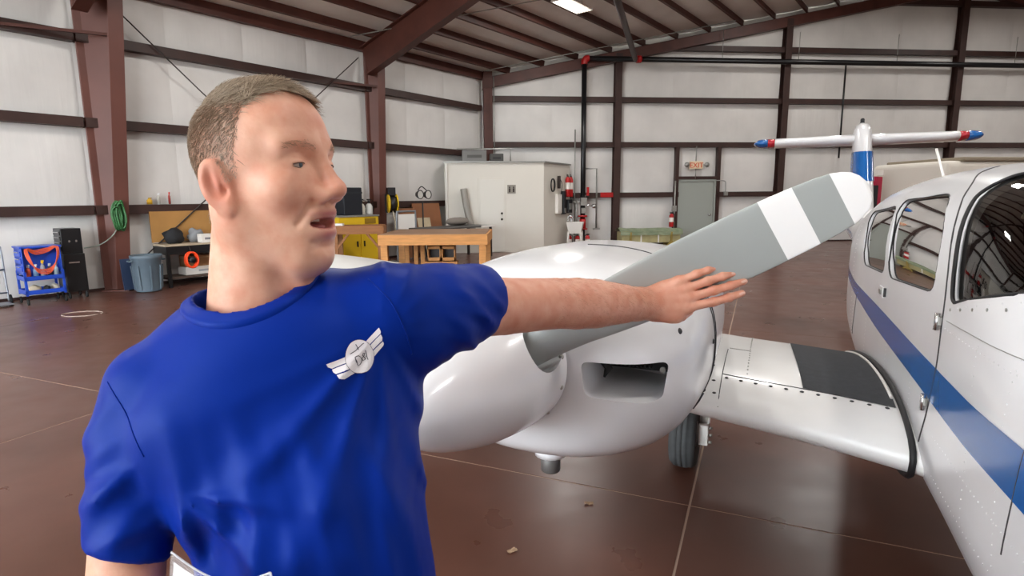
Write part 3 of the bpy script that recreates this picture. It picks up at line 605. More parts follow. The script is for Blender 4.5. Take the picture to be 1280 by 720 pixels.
mb = MB(); mb.prism([ol(fA[0] - .04, fA[1] + .04, OH), ol(fB[0] + .03, fB[1] + .04, OH), ol(fC[0] + .04, fC[1], OH), ol(fD[0] - .04, fD[1], OH)], (0, 0, .05)); mb.build('flat_roof', M_GALV, OF)
mb = MB(); mb.lh((-.27, -1.02, .0), (.57, -1.0, 2.28)); mb.build('door_frame', M_OFF, OF, .004)
mb = MB(); mb.lh((-.22, -1.035, .02), (.52, -1.018, 2.22)); dr_ = mb.build('door', mat('white_office_door', '#d9d6cd', .5), OF, .004)
for z in (1.02, 1.20): mb = MB(); mb.ball((.44, -1.06, z), .035, 10, 8); mb.build('door_knob', mat('dark_bronze', '#3a332c', .35, .6), dr_)
mb = MB(); mb.lh((.62, -1.012, 1.80), (.88, -1.0, 2.06)); sg_ = mb.build('sign', mat('grey_sign_plate', '#8f8a80', .5), OF)
for x in (.69, .81): mb = MB(); mb.ball((x, -1.014, 1.985), .022, 8, 6, (1, .3, 1)); mb.lh((x - .022, -1.02, 1.84), (x + .022, -1.012, 1.955)); mb.build('pictogram', M_DARK, sg_)
mb = MB(); mb.tube([wb_(-1.22, 2.06, .3 + .3 * k) for k in range(9)], .03, 8); o = mb.build('cable_conduit', M_WHITE); tag(o, 'white plastic conduit running up the office corner', 'conduit')
mb = MB(); mb.tube(catmull([wb_(-.72, 2.1, 1.95), wb_(-.66, 2.12, 1.55), wb_(-.58, 2.12, 1.1), wb_(-.46, 2.14, .72)], 8), [.10] * 25, 10); o = mb.build('ventilation_duct', mat('grey_flexible_duct', '#98948c', .5, .3)); tag(o, 'grey flexible air duct leaning on the office front wall', 'duct')
boxy('air_handler', 'grey metal air unit on the office roof', 'air unit', wb_(-.35, 1.35, OH + .05), A_B, (.75, .5, .36), mat('grey_unit_metal', '#7c7b78', .5, .4), .01, label_patch('5c5b58'))
boxy('fan_unit', 'small dark fan unit beside the grey air unit on the office roof', 'fan unit', wb_(.35, 1.3, OH + .05), A_B, (.42, .4, .26), mat('dark_unit_metal', '#4b4a48', .5, .4), .01, label_patch('2c2c2c'))
mb = MB(); mb.tube([wb_(-.9, 1.75, 3.14), wb_(.75, 1.75, 3.16), wb_(.75, 1.75, OH + .05)], .025, 6); o = mb.build('steel_conduit', M_GALV); tag(o, 'thin galvanised conduit bent down on to the office roof', 'conduit')
mb = MB(); mb.cyl(wb_(.35, .6, OH + .05), wb_(.35, .6, 5.5), .02, n=6); o = mb.build('hanging_conduit', M_GALV); tag(o, 'thin vertical conduit rising from the office roof to the rafters', 'conduit')
# things on and by the office side wall
sB, sC = Vector((fB[0], fB[1])), Vector((fC[0], fC[1])); sdv = (sC - sB).normalized(); snv = Vector((-sdv.y, sdv.x)); snv = snv if snv.x > 0 else -snv
def side_pt(t, out, z): p = sB + (sC - sB) * t + snv * out; return wb_(p.x, p.y, z)
_e = wb_(sC.x, sC.y) - wb_(sB.x, sB.y); A_S = math.atan2(_e.y, _e.x)
def S_thing(name, label, cat, t, out, z, group=None): return thing(name, label, cat, side_pt(t, out, z), A_S, group)
t = S_thing('electric_panel', 'white electrical breaker panel on the office side wall', 'electrical panel', .48, .01, 1.15); mb = MB(); mb.lh((-.17, -.10, 0), (.17, 0, .62)); mb.build('box', M_WHITE, t, .005); mb = MB(); mb.lh((-.14, -.112, .05), (.14, -.10, .57)); mb.build('door', M_WHITE, t, .003)
t = S_thing('soap_dispenser', 'tall black wall dispenser next to the breaker panel', 'dispenser', .66, .01, 1.12); mb = MB(); mb.lh((-.09, -.13, 0), (.09, 0, .75)); mb.build('body', M_BLACK, t, .02); mb = MB(); mb.lh((-.05, -.15, .05), (.05, -.13, .2)); mb.build('lever', M_GALV, t)
t = S_thing('paper_dispenser', 'black towel dispenser above the utility sink', 'dispenser', .83, .01, 1.15); mb = MB(); mb.lh((-.16, -.18, 0), (.16, 0, .45)); mb.build('body', M_BLACK, t, .02); mb = MB(); mb.lh((-.1, -.19, .12), (.1, -.18, .32)); mb.build('window', M_GALV, t)
t = S_thing('coiled_cable', 'dark coiled cable hung high on the office side wall', 'cable', .25, .03, 2.05)
for k in range(3): mb = MB(); mb.tube([((.13 + .01 * k) * math.cos(a), -.03 - .015 * k, .2 * math.sin(a)) for a in np.linspace(0, 6.28, 22)[:-1]], .012, 6, closed=True); mb.build('cable_loop', M_RUBBER, t)
t = S_thing('wall_bracket', 'dark bracket with cord beside the coiled cable', 'bracket', .5, .02, 1.95); mb = MB(); mb.lh((-.05, -.08, 0), (.05, 0, .4)); mb.build('plate', M_DARK, t, .01); mb = MB(); mb.tube(catmull([(0, -.08, .3), (.12, -.1, .1), (.02, -.08, -.25)], 6), .012, 6); mb.build('cord', M_RUBBER, t)
def extinguisher(loc, rz, label, h=.5, grp=None):
    t = thing('fire_extinguisher', label, 'fire extinguisher', loc, rz, grp); mb = MB(); mb.lathe([(0, 0), (.07, 0), (.078, .02), (.078, h * .78), (.05, h * .88), (.02, h * .92), (0, h * .92)], 18); mb.build('cylinder', M_RED, t)
    mb = MB(); mb.bar((-.06, 0, h * .95), (.04, 0, h * .95), .03, .03); mb.bar((-.07, 0, h * 1.02), (.03, 0, h * .99), .03, .015); mb.build('valve_handle', M_BLACK, t); mb = MB(); mb.tube(catmull([(.03, 0, h * .94), (.1, 0, h * .85), (.095, 0, h * .4)], 6), .012, 6); mb.build('hose', M_RUBBER, t); mb = MB(); mb.lathe([(.079, h * .35), (.079, h * .65)], 18); mb.build('label', M_WHITE, t); return t
extinguisher(side_pt(.80, .10, 1.68), A_S, 'red fire extinguisher hung on the office wall above the black dispenser', .72)
extinguisher(side_pt(.93, .10, 1.68), A_S, 'red fire extinguisher hung on the office wall next to the thin grey pipe', .72)
SK = wb_(2.95, 1.05); t = thing('utility_sink', 'white plastic utility sink on four legs by the office side wall', 'sink', SK, A_S + .3)
mb = MB()
for k in range(1): mb.add([Vector(p) for p in ((-.30, -.27, .86), (.30, -.27, .86), (.30, .27, .86), (-.30, .27, .86), (-.22, -.19, .50), (.22, -.19, .50), (.22, .19, .50), (-.22, .19, .50), (-.27, -.24, .86), (.27, -.24, .86), (.27, .24, .86), (-.27, .24, .86), (-.2, -.17, .53), (.2, -.17, .53), (.2, .17, .53), (-.2, .17, .53))], [(0, 1, 5, 4), (1, 2, 6, 5), (2, 3, 7, 6), (3, 0, 4, 7), (4, 5, 6, 7), (8, 9, 13, 12), (9, 10, 14, 13), (10, 11, 15, 14), (11, 8, 12, 15), (12, 13, 14, 15), (0, 1, 9, 8), (1, 2, 10, 9), (2, 3, 11, 10), (3, 0, 8, 11)])
mb.build('basin', M_WHITE, t)
for x in (-.24, .24):
    for y in (-.2, .2): mb = MB(); mb.bar((x, y, .56), (x * 1.12, y * 1.12, 0), .05, .05); mb.build('leg', M_WHITE, t)
mb = MB(); mb.tube(catmull([(0, .24, .86), (0, .24, 1.02), (0, .16, 1.06), (0, .08, 1.0)], 6), .014, 7); mb.build('tap', M_CHROME, t)
for i, (dx, dy) in enumerate(((-.18, .05), (.08, .0), (.42, .1))): extinguisher(Vector((SK.x + dx, SK.y + dy, 0)), i * 1.3, ('red fire extinguisher standing under the utility sink near its front leg', 'red fire extinguisher standing under the middle of the utility sink', 'red fire extinguisher standing on the floor beside the utility sink')[i], .46)
bottle(wb_(2.83, .92, .865), .16, .04, 'c9c9cc', 'small clear soap bottle on the utility sink rim', '#b03030', None, 0)
mb = MB(); mb.cyl(wb_(3.08, .30, .0), wb_(3.08, .30, 3.9), .022, n=8); o = mb.build('steel_pipe', M_GALV); tag(o, 'thin grey vertical pipe at the back edge of the office', 'pipe')
# ---------------------------------------------------------------- fire sprinkler riser and pipes on the gable wall
RS = thing('sprinkler_riser', 'black fire sprinkler riser with red fittings and a long overhead main', 'pipe', wb_(3.34, .42), A_B)
mb = MB(); mb.cyl((0, 0, 0), (0, 0, 6.02), .085, n=16); mb.build('riser_pipe', M_BLACKM, RS)
mb = MB(); mb.cyl((.12, 0, 6.14), (30.0, 0, 6.14), .085, n=14); mb.build('main_pipe', M_BLACKM, RS)
mb = MB(); mb.tube(catmull([(0, 0, 5.95), (0, 0, 6.05), (.05, 0, 6.13), (.15, 0, 6.14)], 5), .105, 14); mb.build('elbow', M_RED, RS)
for z0, z1, r_ in ((1.0, 1.06, .16), (.58, .62, .17), (.95, .62, .11)): mb = MB(); mb.cyl((0, 0, z0), (0, 0, z1), r_, n=16); mb.build('flange', M_RED, RS)
mb = MB(); mb.box((0, -.12, 1.22), (.16, .1, .18)); mb.box((0, -.12, 1.52), (.2, .1, .26)); mb.build('gauge_box', M_GALV, RS)
mb = MB(); mb.cyl((.05, -.1, 1.42), (.36, -.12, 1.36), .03, n=8); mb.cyl((.36, -.12, 1.30), (.36, -.12, 1.44), .06, n=10); mb.cyl((.08, 0, 1.62), (.08, 0, 1.82), .03, n=8); mb.build('test_valve', M_CHROME, RS)
mb = MB(); mb.tube([(0, 0, 1.5), (-.22, 0, 1.5), (-.22, 0, .35)], .03, 8); mb.cyl((-.22, 0, .35), (-.22, 0, .25), .07, n=10); mb.cyl((-.36, 0, 1.5), (-.22, 0, 1.5), .04, n=8); mb.build('drain_pipe', M_GALV, RS)
mb = MB(); mb.lh((.12, -.06, 1.72), (.2, .0, 2.0)); mb.build('alarm_bell', M_RED, RS)
for s in (1.6, 4.7, 7.4, 11.0, 15.5): mb = MB(); mb.cyl((s, 0, 6.2), (s, 0, 6.2 + .9), .01, n=6); mb.build('hanger_rod', M_GALV, RS)
mb = MB(); mb.cyl((1.75, 0, 6.14), (1.9, 0, 6.14), .12, n=14); mb.build('red_coupling', M_RED, RS)
mb = MB(); mb.tube([(.1, .1, 2.62), (.50, .1, 2.62), (.50, .1, .62)], .03, 8); mb.lh((.4, .05, .56), (.62, .15, .62)); o = mb.build('by_pass_pipe', M_GALV, RS)
# branch main towards the front of the hangar
p0, p1 = wb_(5.05, .42, 6.14), Vector((1.2, 9.5, 6.05)); mb = MB(); mb.cyl(p0, p1, .085, n=12); o = mb.build('branch_main', M_GIRT, None); o.parent = RS; bpy.context.view_layer.update(); o.matrix_parent_inverse = RS.matrix_world.inverted(); o['label'] = 'brown branch main running towards the hangar front'
mb = MB(); mb.lh((4.0, -.235, 1.66), (4.44, -.225, 1.82)); mb.lh((4.14, -.24, 1.71), (4.26, -.234, 1.77)); o = mb.build('red_sign', M_RED); o.location = CORNER; o.rotation_euler.z = A_B; tag(o, 'small red plate sign on the girt beside the riser', 'sign')
# personnel door with exit sign
D2 = thing('door_1', 'plain grey steel personnel door in the gable wall below the exit sign', None, wb_(7.45, .0), A_B, kind='structure')
M_GD = mat('grey_green_door_paint', '#9a9f98', .5)
mb = MB(); mb.lh((-.62, -.16, 0), (.62, -.12, 2.18)); mb.build('door_leaf', M_GD, D2, .004)
for lo_, hi_ in (((-.68, -.2, 0), (-.62, 0, 2.24)), ((.62, -.2, 0), (.68, 0, 2.24)), ((-.68, -.2, 2.18), (.68, 0, 2.24))): mb = MB(); mb.lh(lo_, hi_); mb.build('door_frame', M_GD, D2)
mb = MB(); mb.ball((.48, -.2, 1.02), .05, 12, 8); mb.build('door_knob', M_CHROME, D2)
for x in (-.75, .75): mb = MB(); mb.lh((x - .06, -.22, 0 if x > 0 else 0), (x + .06, 0, 3.36)); mb.build('door_post', M_GIRT, D2)
mb = MB(); mb.lh((-.7, -.22, 2.25), (.7, 0, 2.35)); mb.build('door_header', M_GIRT, D2)
ES = thing('exit_sign', 'white exit sign with red letters and two emergency lamp heads above the grey door', 'sign', wb_(7.36, .2, 2.72), A_B)
mb = MB(); mb.lh((-.24, -.06, -.12), (.24, 0, .14)); mb.build('housing', mat('sign_ivory', '#e3cfae', .5), ES, .015)
cu = bpy.data.curves.new('exit_letters', 'FONT'); cu.body = 'EXIT'; cu.size = .24; cu.align_x = 'CENTER'; cu.extrude = .004
cu.materials.append(mat('exit_red', '#d2401f', .5)); eo0 = bpy.data.objects.new('exit_letters_curve', cu); COL.objects.link(eo0); bpy.context.view_layer.update(); _m = bpy.data.meshes.new_from_object(eo0.evaluated_get(bpy.context.evaluated_depsgraph_get())); bpy.data.objects.remove(eo0); eo = bpy.data.objects.new('exit_letters', _m); COL.objects.link(eo); eo.parent = ES; eo.location = (0, -.066, -.075); eo.rotation_euler = (math.pi / 2, 0, 0)
for x in (-.36, .36): mb = MB(); mb.lathe([(0, .05), (.05, .05), (.09, -.05), (0, -.06)], 14, (x, -.05, .02), MXR); mb.bar((x * .6, -.02, .02), (x, -.02, .02), .03, .03); mb.build('lamp_head', M_GALV, ES)
mb = MB(); mb.cyl((0, -.01, .14), (0, -.01, .65), .018, n=6); mb.build('conduit', M_GALV, ES); mb = MB(); mb.cyl((0, -.01, -.12), (0, -.01, -.46), .018, n=6); mb.build('conduit', M_GALV, ES)
mb = MB(); mb.tube(catmull([(8.12, -.24, 2.2), (8.42, -.24, 2.18), (8.46, -.24, 2.0), (8.46, -.24, 1.82)], 6), .018, 6); mb.lh((8.40, -.30, 1.68), (8.53, -.2, 1.82)); o = mb.build('switch_box', M_GALV); o.location = CORNER; o.rotation_euler.z = A_B; tag(o, 'small pale switch box and bent conduit beside the grey door', 'switch')
extinguisher(wb_(6.50, .34, .62), A_B, 'red fire extinguisher hung on the post beside the grey door', .5)
mb = MB(); mb.cyl((6.62, -.28, .1), (6.62, -.28, 2.2), .025, n=8); mb.box((6.60, -.3, 1.25), (.14, .1, .2)); o = mb.build('conduit_pipe', M_GALV); o.location = CORNER; o.rotation_euler.z = A_B; tag(o, 'pale vertical conduit with a small box on the grey door post', 'conduit')
mb = MB(); mb.cyl((12.5, -.38, 2.95), (12.5, -.38, 6.1), .03, n=8); o = mb.build('drop_pipe', M_BLACKM, RS); o.location = (-3.34, .42, 0)
# long crate against the gable wall
t = B_thing('long_crate', 'long pale yellow crate with a green cover on two trestles at the gable wall', 'crate', 5.55, .75)
mb = MB(); mb.lh((-1.02, -.28, .14), (1.02, .28, .50)); mb.build('body', mat('pale_yellow_board', '#a9a074', .7, var=.15, vscale=4), t, .02)
mb = MB(); mb.grid(lambda a, b: Vector((-1.07 + 2.14 * a, -.34 + .68 * b, .52 + .10 * math.sin(math.pi * b) + .03 * mnoise.noise(Vector((a * 6, b * 3, 0))))), 20, 6); mb.grid(lambda a, b: Vector((-1.07 + 2.14 * a, -.34, .40 + .12 * b + .02 * mnoise.noise(Vector((a * 9, 0, 2))))), 20, 2); mb.build('cover', mat('green_tarp', '#76866a', .6, col2='#98a084', vscale=5), t)
for x in (-.72, .68): mb = MB(); mb.bar((x, -.34, .5), (x, -.34, .06), .07, .05); mb.bar((x - .0, -.34, .2), (x - .14, -.36, 0.02), .06, .05); mb.bar((x, -.34, .2), (x + .14, -.36, 0.02), .06, .05); mb.lh((x - .04, -.3, .04), (x + .04, .3, .13)); mb.build('trestle', mat('ochre_timber', '#9a8645', .7), t)
for x in (-.35, .25): mb = MB(); mb.lh((x - .02, -.30, .14), (x + .02, -.285, .5)); mb.build('strap', M_WHITE, t)
# ---------------------------------------------------------------- behind the airplane
t = thing('engine_hoist', 'red engine hoist with black fittings behind the airplane tail', 'hoist', (8.8, 14.1, 0), .3)
mb = MB(); mb.lh((-.09, -.09, .1), (.09, .09, 2.1)); mb.build('post', mat('crimson_enamel', '#a3173a', .4), t, .01); mb = MB(); mb.bar((0, 0, 2.05), (.1, .9, 2.12), .1, .12); mb.build('boom', mat('crimson_enamel', '#a3173a', .4), t)
mb = MB(); mb.cyl((-.12, .1, .9), (-.08, .5, 1.95), .05, n=10); mb.lh((-.16, -.14, 1.2), (-.08, .14, 1.9)); mb.build('ram', M_BLACK, t)
for x in (-.45, .45): mb = MB(); mb.bar((0, .1, .08), (x, -1.3, .08), .1, .1); mb.build('foot', mat('crimson_enamel', '#a3173a', .4), t)
mb = MB(); mb.box((.0, -.03, 2.2), (.2, .12, .12)); mb.build('cap', M_WHITE, t)
t = thing('storage_trailer', 'tall white enclosed trailer with a tan roof edge behind the airplane cabin', 'trailer', (11.9, 13.9, 0), math.radians(8))
mb = MB(); mb.lh((-2.3, -.5, .45), (4.0, 1.7, 2.42)); mb.build('body', mat('white_trailer_skin', '#e2ddd2', .4), t, .12, 4); mb = MB(); mb.lh((-1.9, -.52, 2.40), (4.0, 1.7, 2.50)); mb.build('roof_edge', mat('tan_roof_edge', '#8d8270', .6), t, .03)
for x in (-.8, 1.6): 
    for y in (-.42, 1.5): mb = MB(); mb.cyl((x, y, .33), (x, y + .2, .33), .33, n=20); mb.build('wheel', M_RUBBER, t)
# bits of paper on the floor
for i, (x, y) in enumerate(((.42, 2.99), (-.01, 2.56))):
    mb = MB(); mb.grid(lambda a, b: Vector((-.025 + .05 * a, -.014 + .028 * b, .004 + .01 * mnoise.noise(Vector((a * 3, b * 3, i))))), 6, 4); o = mb.build('paper_scrap', mat('dry_leaf_scrap', '#b79a7e', .8)); o.location = (x, y, .003); o.rotation_euler.z = .6 * i; tag(o, ('curled pale scrap on the floor beyond the slab joint crossing', 'tiny pale scrap on the floor in front of the spinner')[i], 'scrap')
# slender pipes under the roof
for a, s0, s1 in ((1.1, .8, 9.0), (6.2, .8, 10.0)):
    mb = MB(); mb.cyl(rf(s0, a, -.26), rf(s1, a, -.26), .014, n=6); mb.build('bridging_rod', M_GALV, CE)
# ---------------------------------------------------------------- the airplane: section curves (v = across, u = aft of the propeller, z = up)
def spl(xs, ys, x):
    xs = np.asarray(xs, float); ys = np.asarray(ys, float); x = min(max(x, xs[0]), xs[-1])
    i = int(min(max(np.searchsorted(xs, x) - 1, 0), len(xs) - 2)); h = xs[i + 1] - xs[i]; t = (x - xs[i]) / h
    def slope(k):
        if k == 0: return (ys[1] - ys[0]) / (xs[1] - xs[0])
        if k == len(xs) - 1: return (ys[-1] - ys[-2]) / (xs[-1] - xs[-2])
        d0 = (ys[k] - ys[k - 1]) / (xs[k] - xs[k - 1]); d1 = (ys[k + 1] - ys[k]) / (xs[k + 1] - xs[k])
        return 0.0 if d0 * d1 <= 0 else 2 * d0 * d1 / (d0 + d1)
    m0, m1 = slope(i) * h, slope(i + 1) * h
    return (2 * t**3 - 3 * t**2 + 1) * ys[i] + (t**3 - 2 * t**2 + t) * m0 + (-2 * t**3 + 3 * t**2) * ys[i + 1] + (t**3 - t**2) * m1
VC = 1.68
#        u      w     zb    zt   cabin-ness
FUS = [(-1.62, .02, 1.05, 1.10, 0), (-1.5, .13, .97, 1.21, 0), (-1.2, .28, .86, 1.34, 0), (-.7, .43, .76, 1.44, .2), (-.2, .53, 0.60, 1.50, .5), (.1, .556, 0.58, 1.55, .8),
       (.42, .56, 0.58, 1.71, 1), (.72, .56, 0.58, 1.795, 1), (1.2, .56, 0.58, 1.825, 1), (1.9, .56, 0.58, 1.83, 1), (2.6, .56, 0.59, 1.80, 1), (3.2, .54, 0.63, 1.72, .95),
       (4.0, .45, .80, 1.61, .8), (5.0, .33, .92, 1.52, .5), (6.5, .18, 1.07, 1.43, .2), (8.2, .08, 1.17, 1.36, 0), (8.45, .02, 1.22, 1.32, 0)]
FU = [f[0] for f in FUS]
GT = [0, .012, .05, .12, .25, .40, .56, .66, .78, .88, .95, .99, 1]
GC = [0, .50, .82, .95, 1.0, 1.0, 1.0, .99, .94, .83, .62, .30, 0]
def fus_st(u): return [spl(FU, [f[k] for f in FUS], u) for k in (1, 2, 3, 4)]
def fus_w(u, z):
    w, zb, zt, k = fus_st(u); t = min(max((z - zb) / (zt - zb), 0), 1)
    ge = math.sqrt(max(0, 1 - abs(2 * t - 1) ** 2.4)); gc = spl(GT, GC, t)
    return w * (ge * (1 - k) + gc * k)
def fus_p(u, z, off=0.0, side=-1):
    """point on the fuselage skin; side -1 is the one that faces the engine"""
    w = fus_w(u, z); return Vector((VC + side * (w + off), u, z))
#       u     hw    hh    cz
NAC = [(.065, .18, .18, 1.242), (.075, .245, .215, 1.235), (.10, .325, .252, 1.225), (.15, .372, .28, 1.218), (.22, .408, .30, 1.212), (.35, .437, .318, 1.207), (.6, .452, .328, 1.20),
       (1.0, .448, .328, 1.19), (1.6, .415, .295, 1.15), (2.2, .325, .225, 1.09), (2.8, .19, .12, 1.02), (3.15, .03, .02, .98)]
NU = [n[0] for n in NAC]; NVC = 0.015
def nvc(u): return spl([.065, .09, .2, .35, 3.2], [-.05, -.03, 0.0, .015, .015], u)
def nac_p(u, a, off=0.0):
    hw, hh, cz = [spl(NU, [n[k] for n in NAC], u) for k in (1, 2, 3)]
    e = spl([.065, .1, .3, 3.2], [1.0, .9, .8, .9], u); c_, s_ = math.cos(a), math.sin(a)
    return Vector((nvc(u) + (hw + off) * math.copysign(abs(c_) ** e, c_), u, cz + (hh + off) * math.copysign(abs(s_) ** e, s_)))
GAMMA = math.radians(24.0)
PLANE = thing('airplane', 'white twin-engine airplane with blue stripe, T-tail and grey white-tipped propeller', 'airplane', (0, 1.5, 0), -GAMMA)
def paint_white():
    m = mat('white_aircraft_paint', '#e9eaec', 0.22, coat=0.4, var=0.03, vscale=3.0); return m
M_PW = paint_white()
M_PW2 = mat('white_wing_paint', '#e2e2e0', 0.3, coat=0.2, var=0.06, vscale=2.2, detail=6)
M_BLUE = mat('blue_stripe_paint', '#1a62ad', 0.2, coat=0.4)
M_PRED = mat('red_stripe_paint', '#b3202f', 0.25, coat=0.3)
M_GREY = mat('grey_propeller_paint', '#a3a8a5', 0.42, var=0.04, vscale=5)
M_TIP = mat('white_propeller_tip', '#f6f6f4', 0.4)
M_WALK = mat('black_walkway_grit', '#3d3f42', 0.85, var=0.12, vscale=40, bump=0.4, bscale=220)
M_SEAL = mat('black_rubber_seal', '#17171a', 0.55)
M_TIRE = mat('worn_tyre_rubber', '#47494a', 0.75, var=0.12, vscale=30)
M_ENG = mat('black_engine_metal', '#151516', 0.45, 0.3)
M_SEAM = mat('dark_panel_gap', '#3a3a3c', 0.6)
M_BEIGE = mat('beige_cabin_trim', '#c9c1ae', 0.6)
M_SEAT = mat('dark_seat_cloth', '#232226', 0.85)
def glass_mat():
    m = bpy.data.materials.new('smoked_window_glass'); m.use_nodes = True; nt = m.node_tree; nt.nodes.clear()
    o = nt.nodes.new('ShaderNodeOutputMaterial'); mx = nt.nodes.new('ShaderNodeMixShader'); tr = nt.nodes.new('ShaderNodeBsdfTransparent')
    gl = nt.nodes.new('ShaderNodeBsdfGlossy'); fr = nt.nodes.new('ShaderNodeFresnel'); fr.inputs['IOR'].default_value = 1.75
    tr.inputs['Color'].default_value = (0.52, 0.52, 0.50, 1); gl.inputs['Roughness'].default_value = 0.02; gl.inputs['Color'].default_value = (.9, .9, .9, 1)
    nt.links.new(fr.outputs[0], mx.inputs['Fac']); nt.links.new(tr.outputs[0], mx.inputs[1]); nt.links.new(gl.outputs[0], mx.inputs[2]); nt.links.new(mx.outputs[0], o.inputs[0])
    return m
M_GLASS = glass_mat()

def eval_bool(base, cutters, name, mats, parent):
    """subtract the cutters from base and keep the result as a plain mesh"""
    bpy.context.view_layer.update()
    for c_ in cutters:
        b = base.modifiers.new('cut', 'BOOLEAN'); b.operation = 'DIFFERENCE'; b.object = c_; b.solver = 'EXACT'
    dg = bpy.context.evaluated_depsgraph_get(); dg.update()
    me = bpy.data.meshes.new_from_object(base.evaluated_get(dg)); me.name = name
    for c_ in cutters: bpy.data.objects.remove(c_)
    bpy.data.objects.remove(base)
    me.materials.clear()
    for m in mats: me.materials.append(m)
    return link_mesh(name, me, parent)
def smooth_by_angle(o, ang=40):
    me = o.data; bm = bmesh.new(); bm.from_mesh(me)
    for f in bm.faces: f.smooth = True
    for e in bm.edges:
        if len(e.link_faces) == 2 and e.calc_face_angle(0) > math.radians(ang): e.smooth = False
    bm.to_mesh(me); bm.free()
def round_poly(pts, r, n=4):
    """round the corners of a 2-D polygon"""
    P = [Vector((p[0], p[1], 0)) for p in pts]; out = []
    for i in range(len(P)):
        a, b, c_ = P[i - 1], P[i], P[(i + 1) % len(P)]
        ra = min(r, (a - b).length * .45, (c_ - b).length * .45)
        p0 = b + (a - b).normalized() * ra; p1 = b + (c_ - b).normalized() * ra
        for k in range(n + 1):
            t = k / n; q_ = p0 * (1 - t) ** 2 + b * 2 * t * (1 - t) + p1 * t * t; out.append((q_.x, q_.y))
    return out

# fuselage shell
us = sorted(set([round(x, 3) for x in list(np.linspace(-1.62, -.2, 14)) + list(np.linspace(-.2, 3.4, 60)) + list(np.linspace(3.4, 8.45, 30))]))
def fus_ring(u, off=0.0, N=64):
    w, zb, zt, k = fus_st(u); ring = []
    for i in range(N):
        s = i / N * 2
        t = (1 - math.cos(math.pi * (s if s <= 1 else 2 - s))) / 2; z = zb + (zt - zb) * t
        wd = max(0.0, fus_w(u, z) + off) if 0 < t < 1 else 0
        zz = z if off == 0 else (zb - off) + (zt - zb + 2 * off) * t
        ring.append(Vector((VC + (-1 if s <= 1 else 1) * wd, u, zz)))
    return ring
def loft(mb, rings, smooth=True, caps=True):
    n = len(rings[0]); vs = [p for r in rings for p in r]
    fs = [(i * n + k, i * n + (k + 1) % n, (i + 1) * n + (k + 1) % n, (i + 1) * n + k) for i in range(len(rings) - 1) for k in range(n)]
    if caps: fs += [list(range(n))[::-1], list(range((len(rings) - 1) * n, len(rings) * n))]
    return mb.add(vs, fs, smooth)
mb = MB(); loft(mb, [fus_ring(u) for u in us])
shell = mb.build('shell_tmp', M_PW)
mb = MB(); loft(mb, [fus_ring(u, -0.03) for u in us if -.15 <= u <= 3.9])
cav = mb.build('cavity_tmp', M_BEIGE)
WIN1 = round_poly([(2.747, 1.592), (2.04, 1.642), (1.80, 1.325), (2.46, 1.298)], .09)
WIN2 = round_poly([(2.02, 1.668), (1.31, 1.70), (1.03, 1.56), (.915, 1.372), (1.70, 1.322)], .09)
WIN3 = round_poly([(.725, 1.372), (.765, 1.43), (.86, 1.545), (.965, 1.64), (1.035, 1.70), (1.045, 1.752), (.96, 1.768), (.72, 1.752), (.5, 1.70), (.3, 1.60), (.12, 1.53), (.16, 1.505), (.42, 1.447)], .05)
cut = []
for W_ in (WIN1, WIN2, WIN3):
    for sd in (-1, 1):
        mb = MB(); x0, x1 = (VC - 1.0, VC - .035) if sd < 0 else (VC + .035, VC + 1.0)
        mb.prism([(x0, u, z) for u, z in W_], (x1 - x0, 0, 0)); cut.append(mb.build('cut_tmp', M_BEIGE))
fo = eval_bool(shell, [cav] + cut, 'fuselage', [M_PW], PLANE)
smooth_by_angle(fo, 35)
def pane(W_, side, parent, off=-0.014, nm='window_pane'):
    zs_ = [p[1] for p in W_]; z0, z1 = min(zs_) + 1e-3, max(zs_) - 1e-3; n = len(W_)
    def span(z):
        xs = []
        for i in range(n):
            (ua, za), (ub, zb_) = W_[i], W_[(i + 1) % n]
            if (za - z) * (zb_ - z) <= 0 and za != zb_: xs.append(ua + (ub - ua) * (z - za) / (zb_ - za))
        return min(xs), max(xs)
    mb = MB()
    def fn(a, b):
        z = z0 + (z1 - z0) * (0.5 - 0.5 * math.cos(math.pi * b)); u0, u1 = span(z); return fus_p(u0 + (u1 - u0) * a, z, off, side)
    mb.grid(fn, 14, 16); return mb.build(nm, M_GLASS, parent)
for W_ in (WIN1, WIN2, WIN3):
    for sd in (-1, 1):
        pane(W_, sd, PLANE, nm='windshield_pane' if W_ is WIN3 else 'window_pane')
        if sd < 0:
            mb = MB(); mb.tube([fus_p(u, z, -.003, sd) for u, z in W_], .0035 if W_ is not WIN3 else .006, 6, closed=True); mb.build('window_seal', M_SEAL, PLANE)
# door outline and second trim line of the windscreen frame
def on_skin(pts, r, name, m, off=.0005, n=6):
    mb = MB(); c2 = catmull([(u, z, 0) for u, z in pts], n); mb.tube([fus_p(p.x, p.y, off) for p in c2], r, 5); return mb.build(name, m, PLANE)
on_skin([(1.66, 1.808), (1.48, 1.775), (1.2, 1.715), (1.0, 1.615), (.85, 1.478), (.79, 1.38), (.775, 1.25), (.79, 1.12), (.84, .98), (.90, .86)], .0028, 'door_seam', M_SEAM)
on_skin([(2.62, 1.1), (2.66, .95), (2.7, .84)], .0025, 'door_seam', M_SEAM)
on_skin([(.10, 1.36), (.10, 1.2), (.12, 1.05), (.15, .9)], .0018, 'panel_seam', M_SEAM)
on_skin([(-.2, 1.33), (.1, 1.335), (.45, 1.325), (.74, 1.315)], .0012, 'panel_seam', M_GALV)
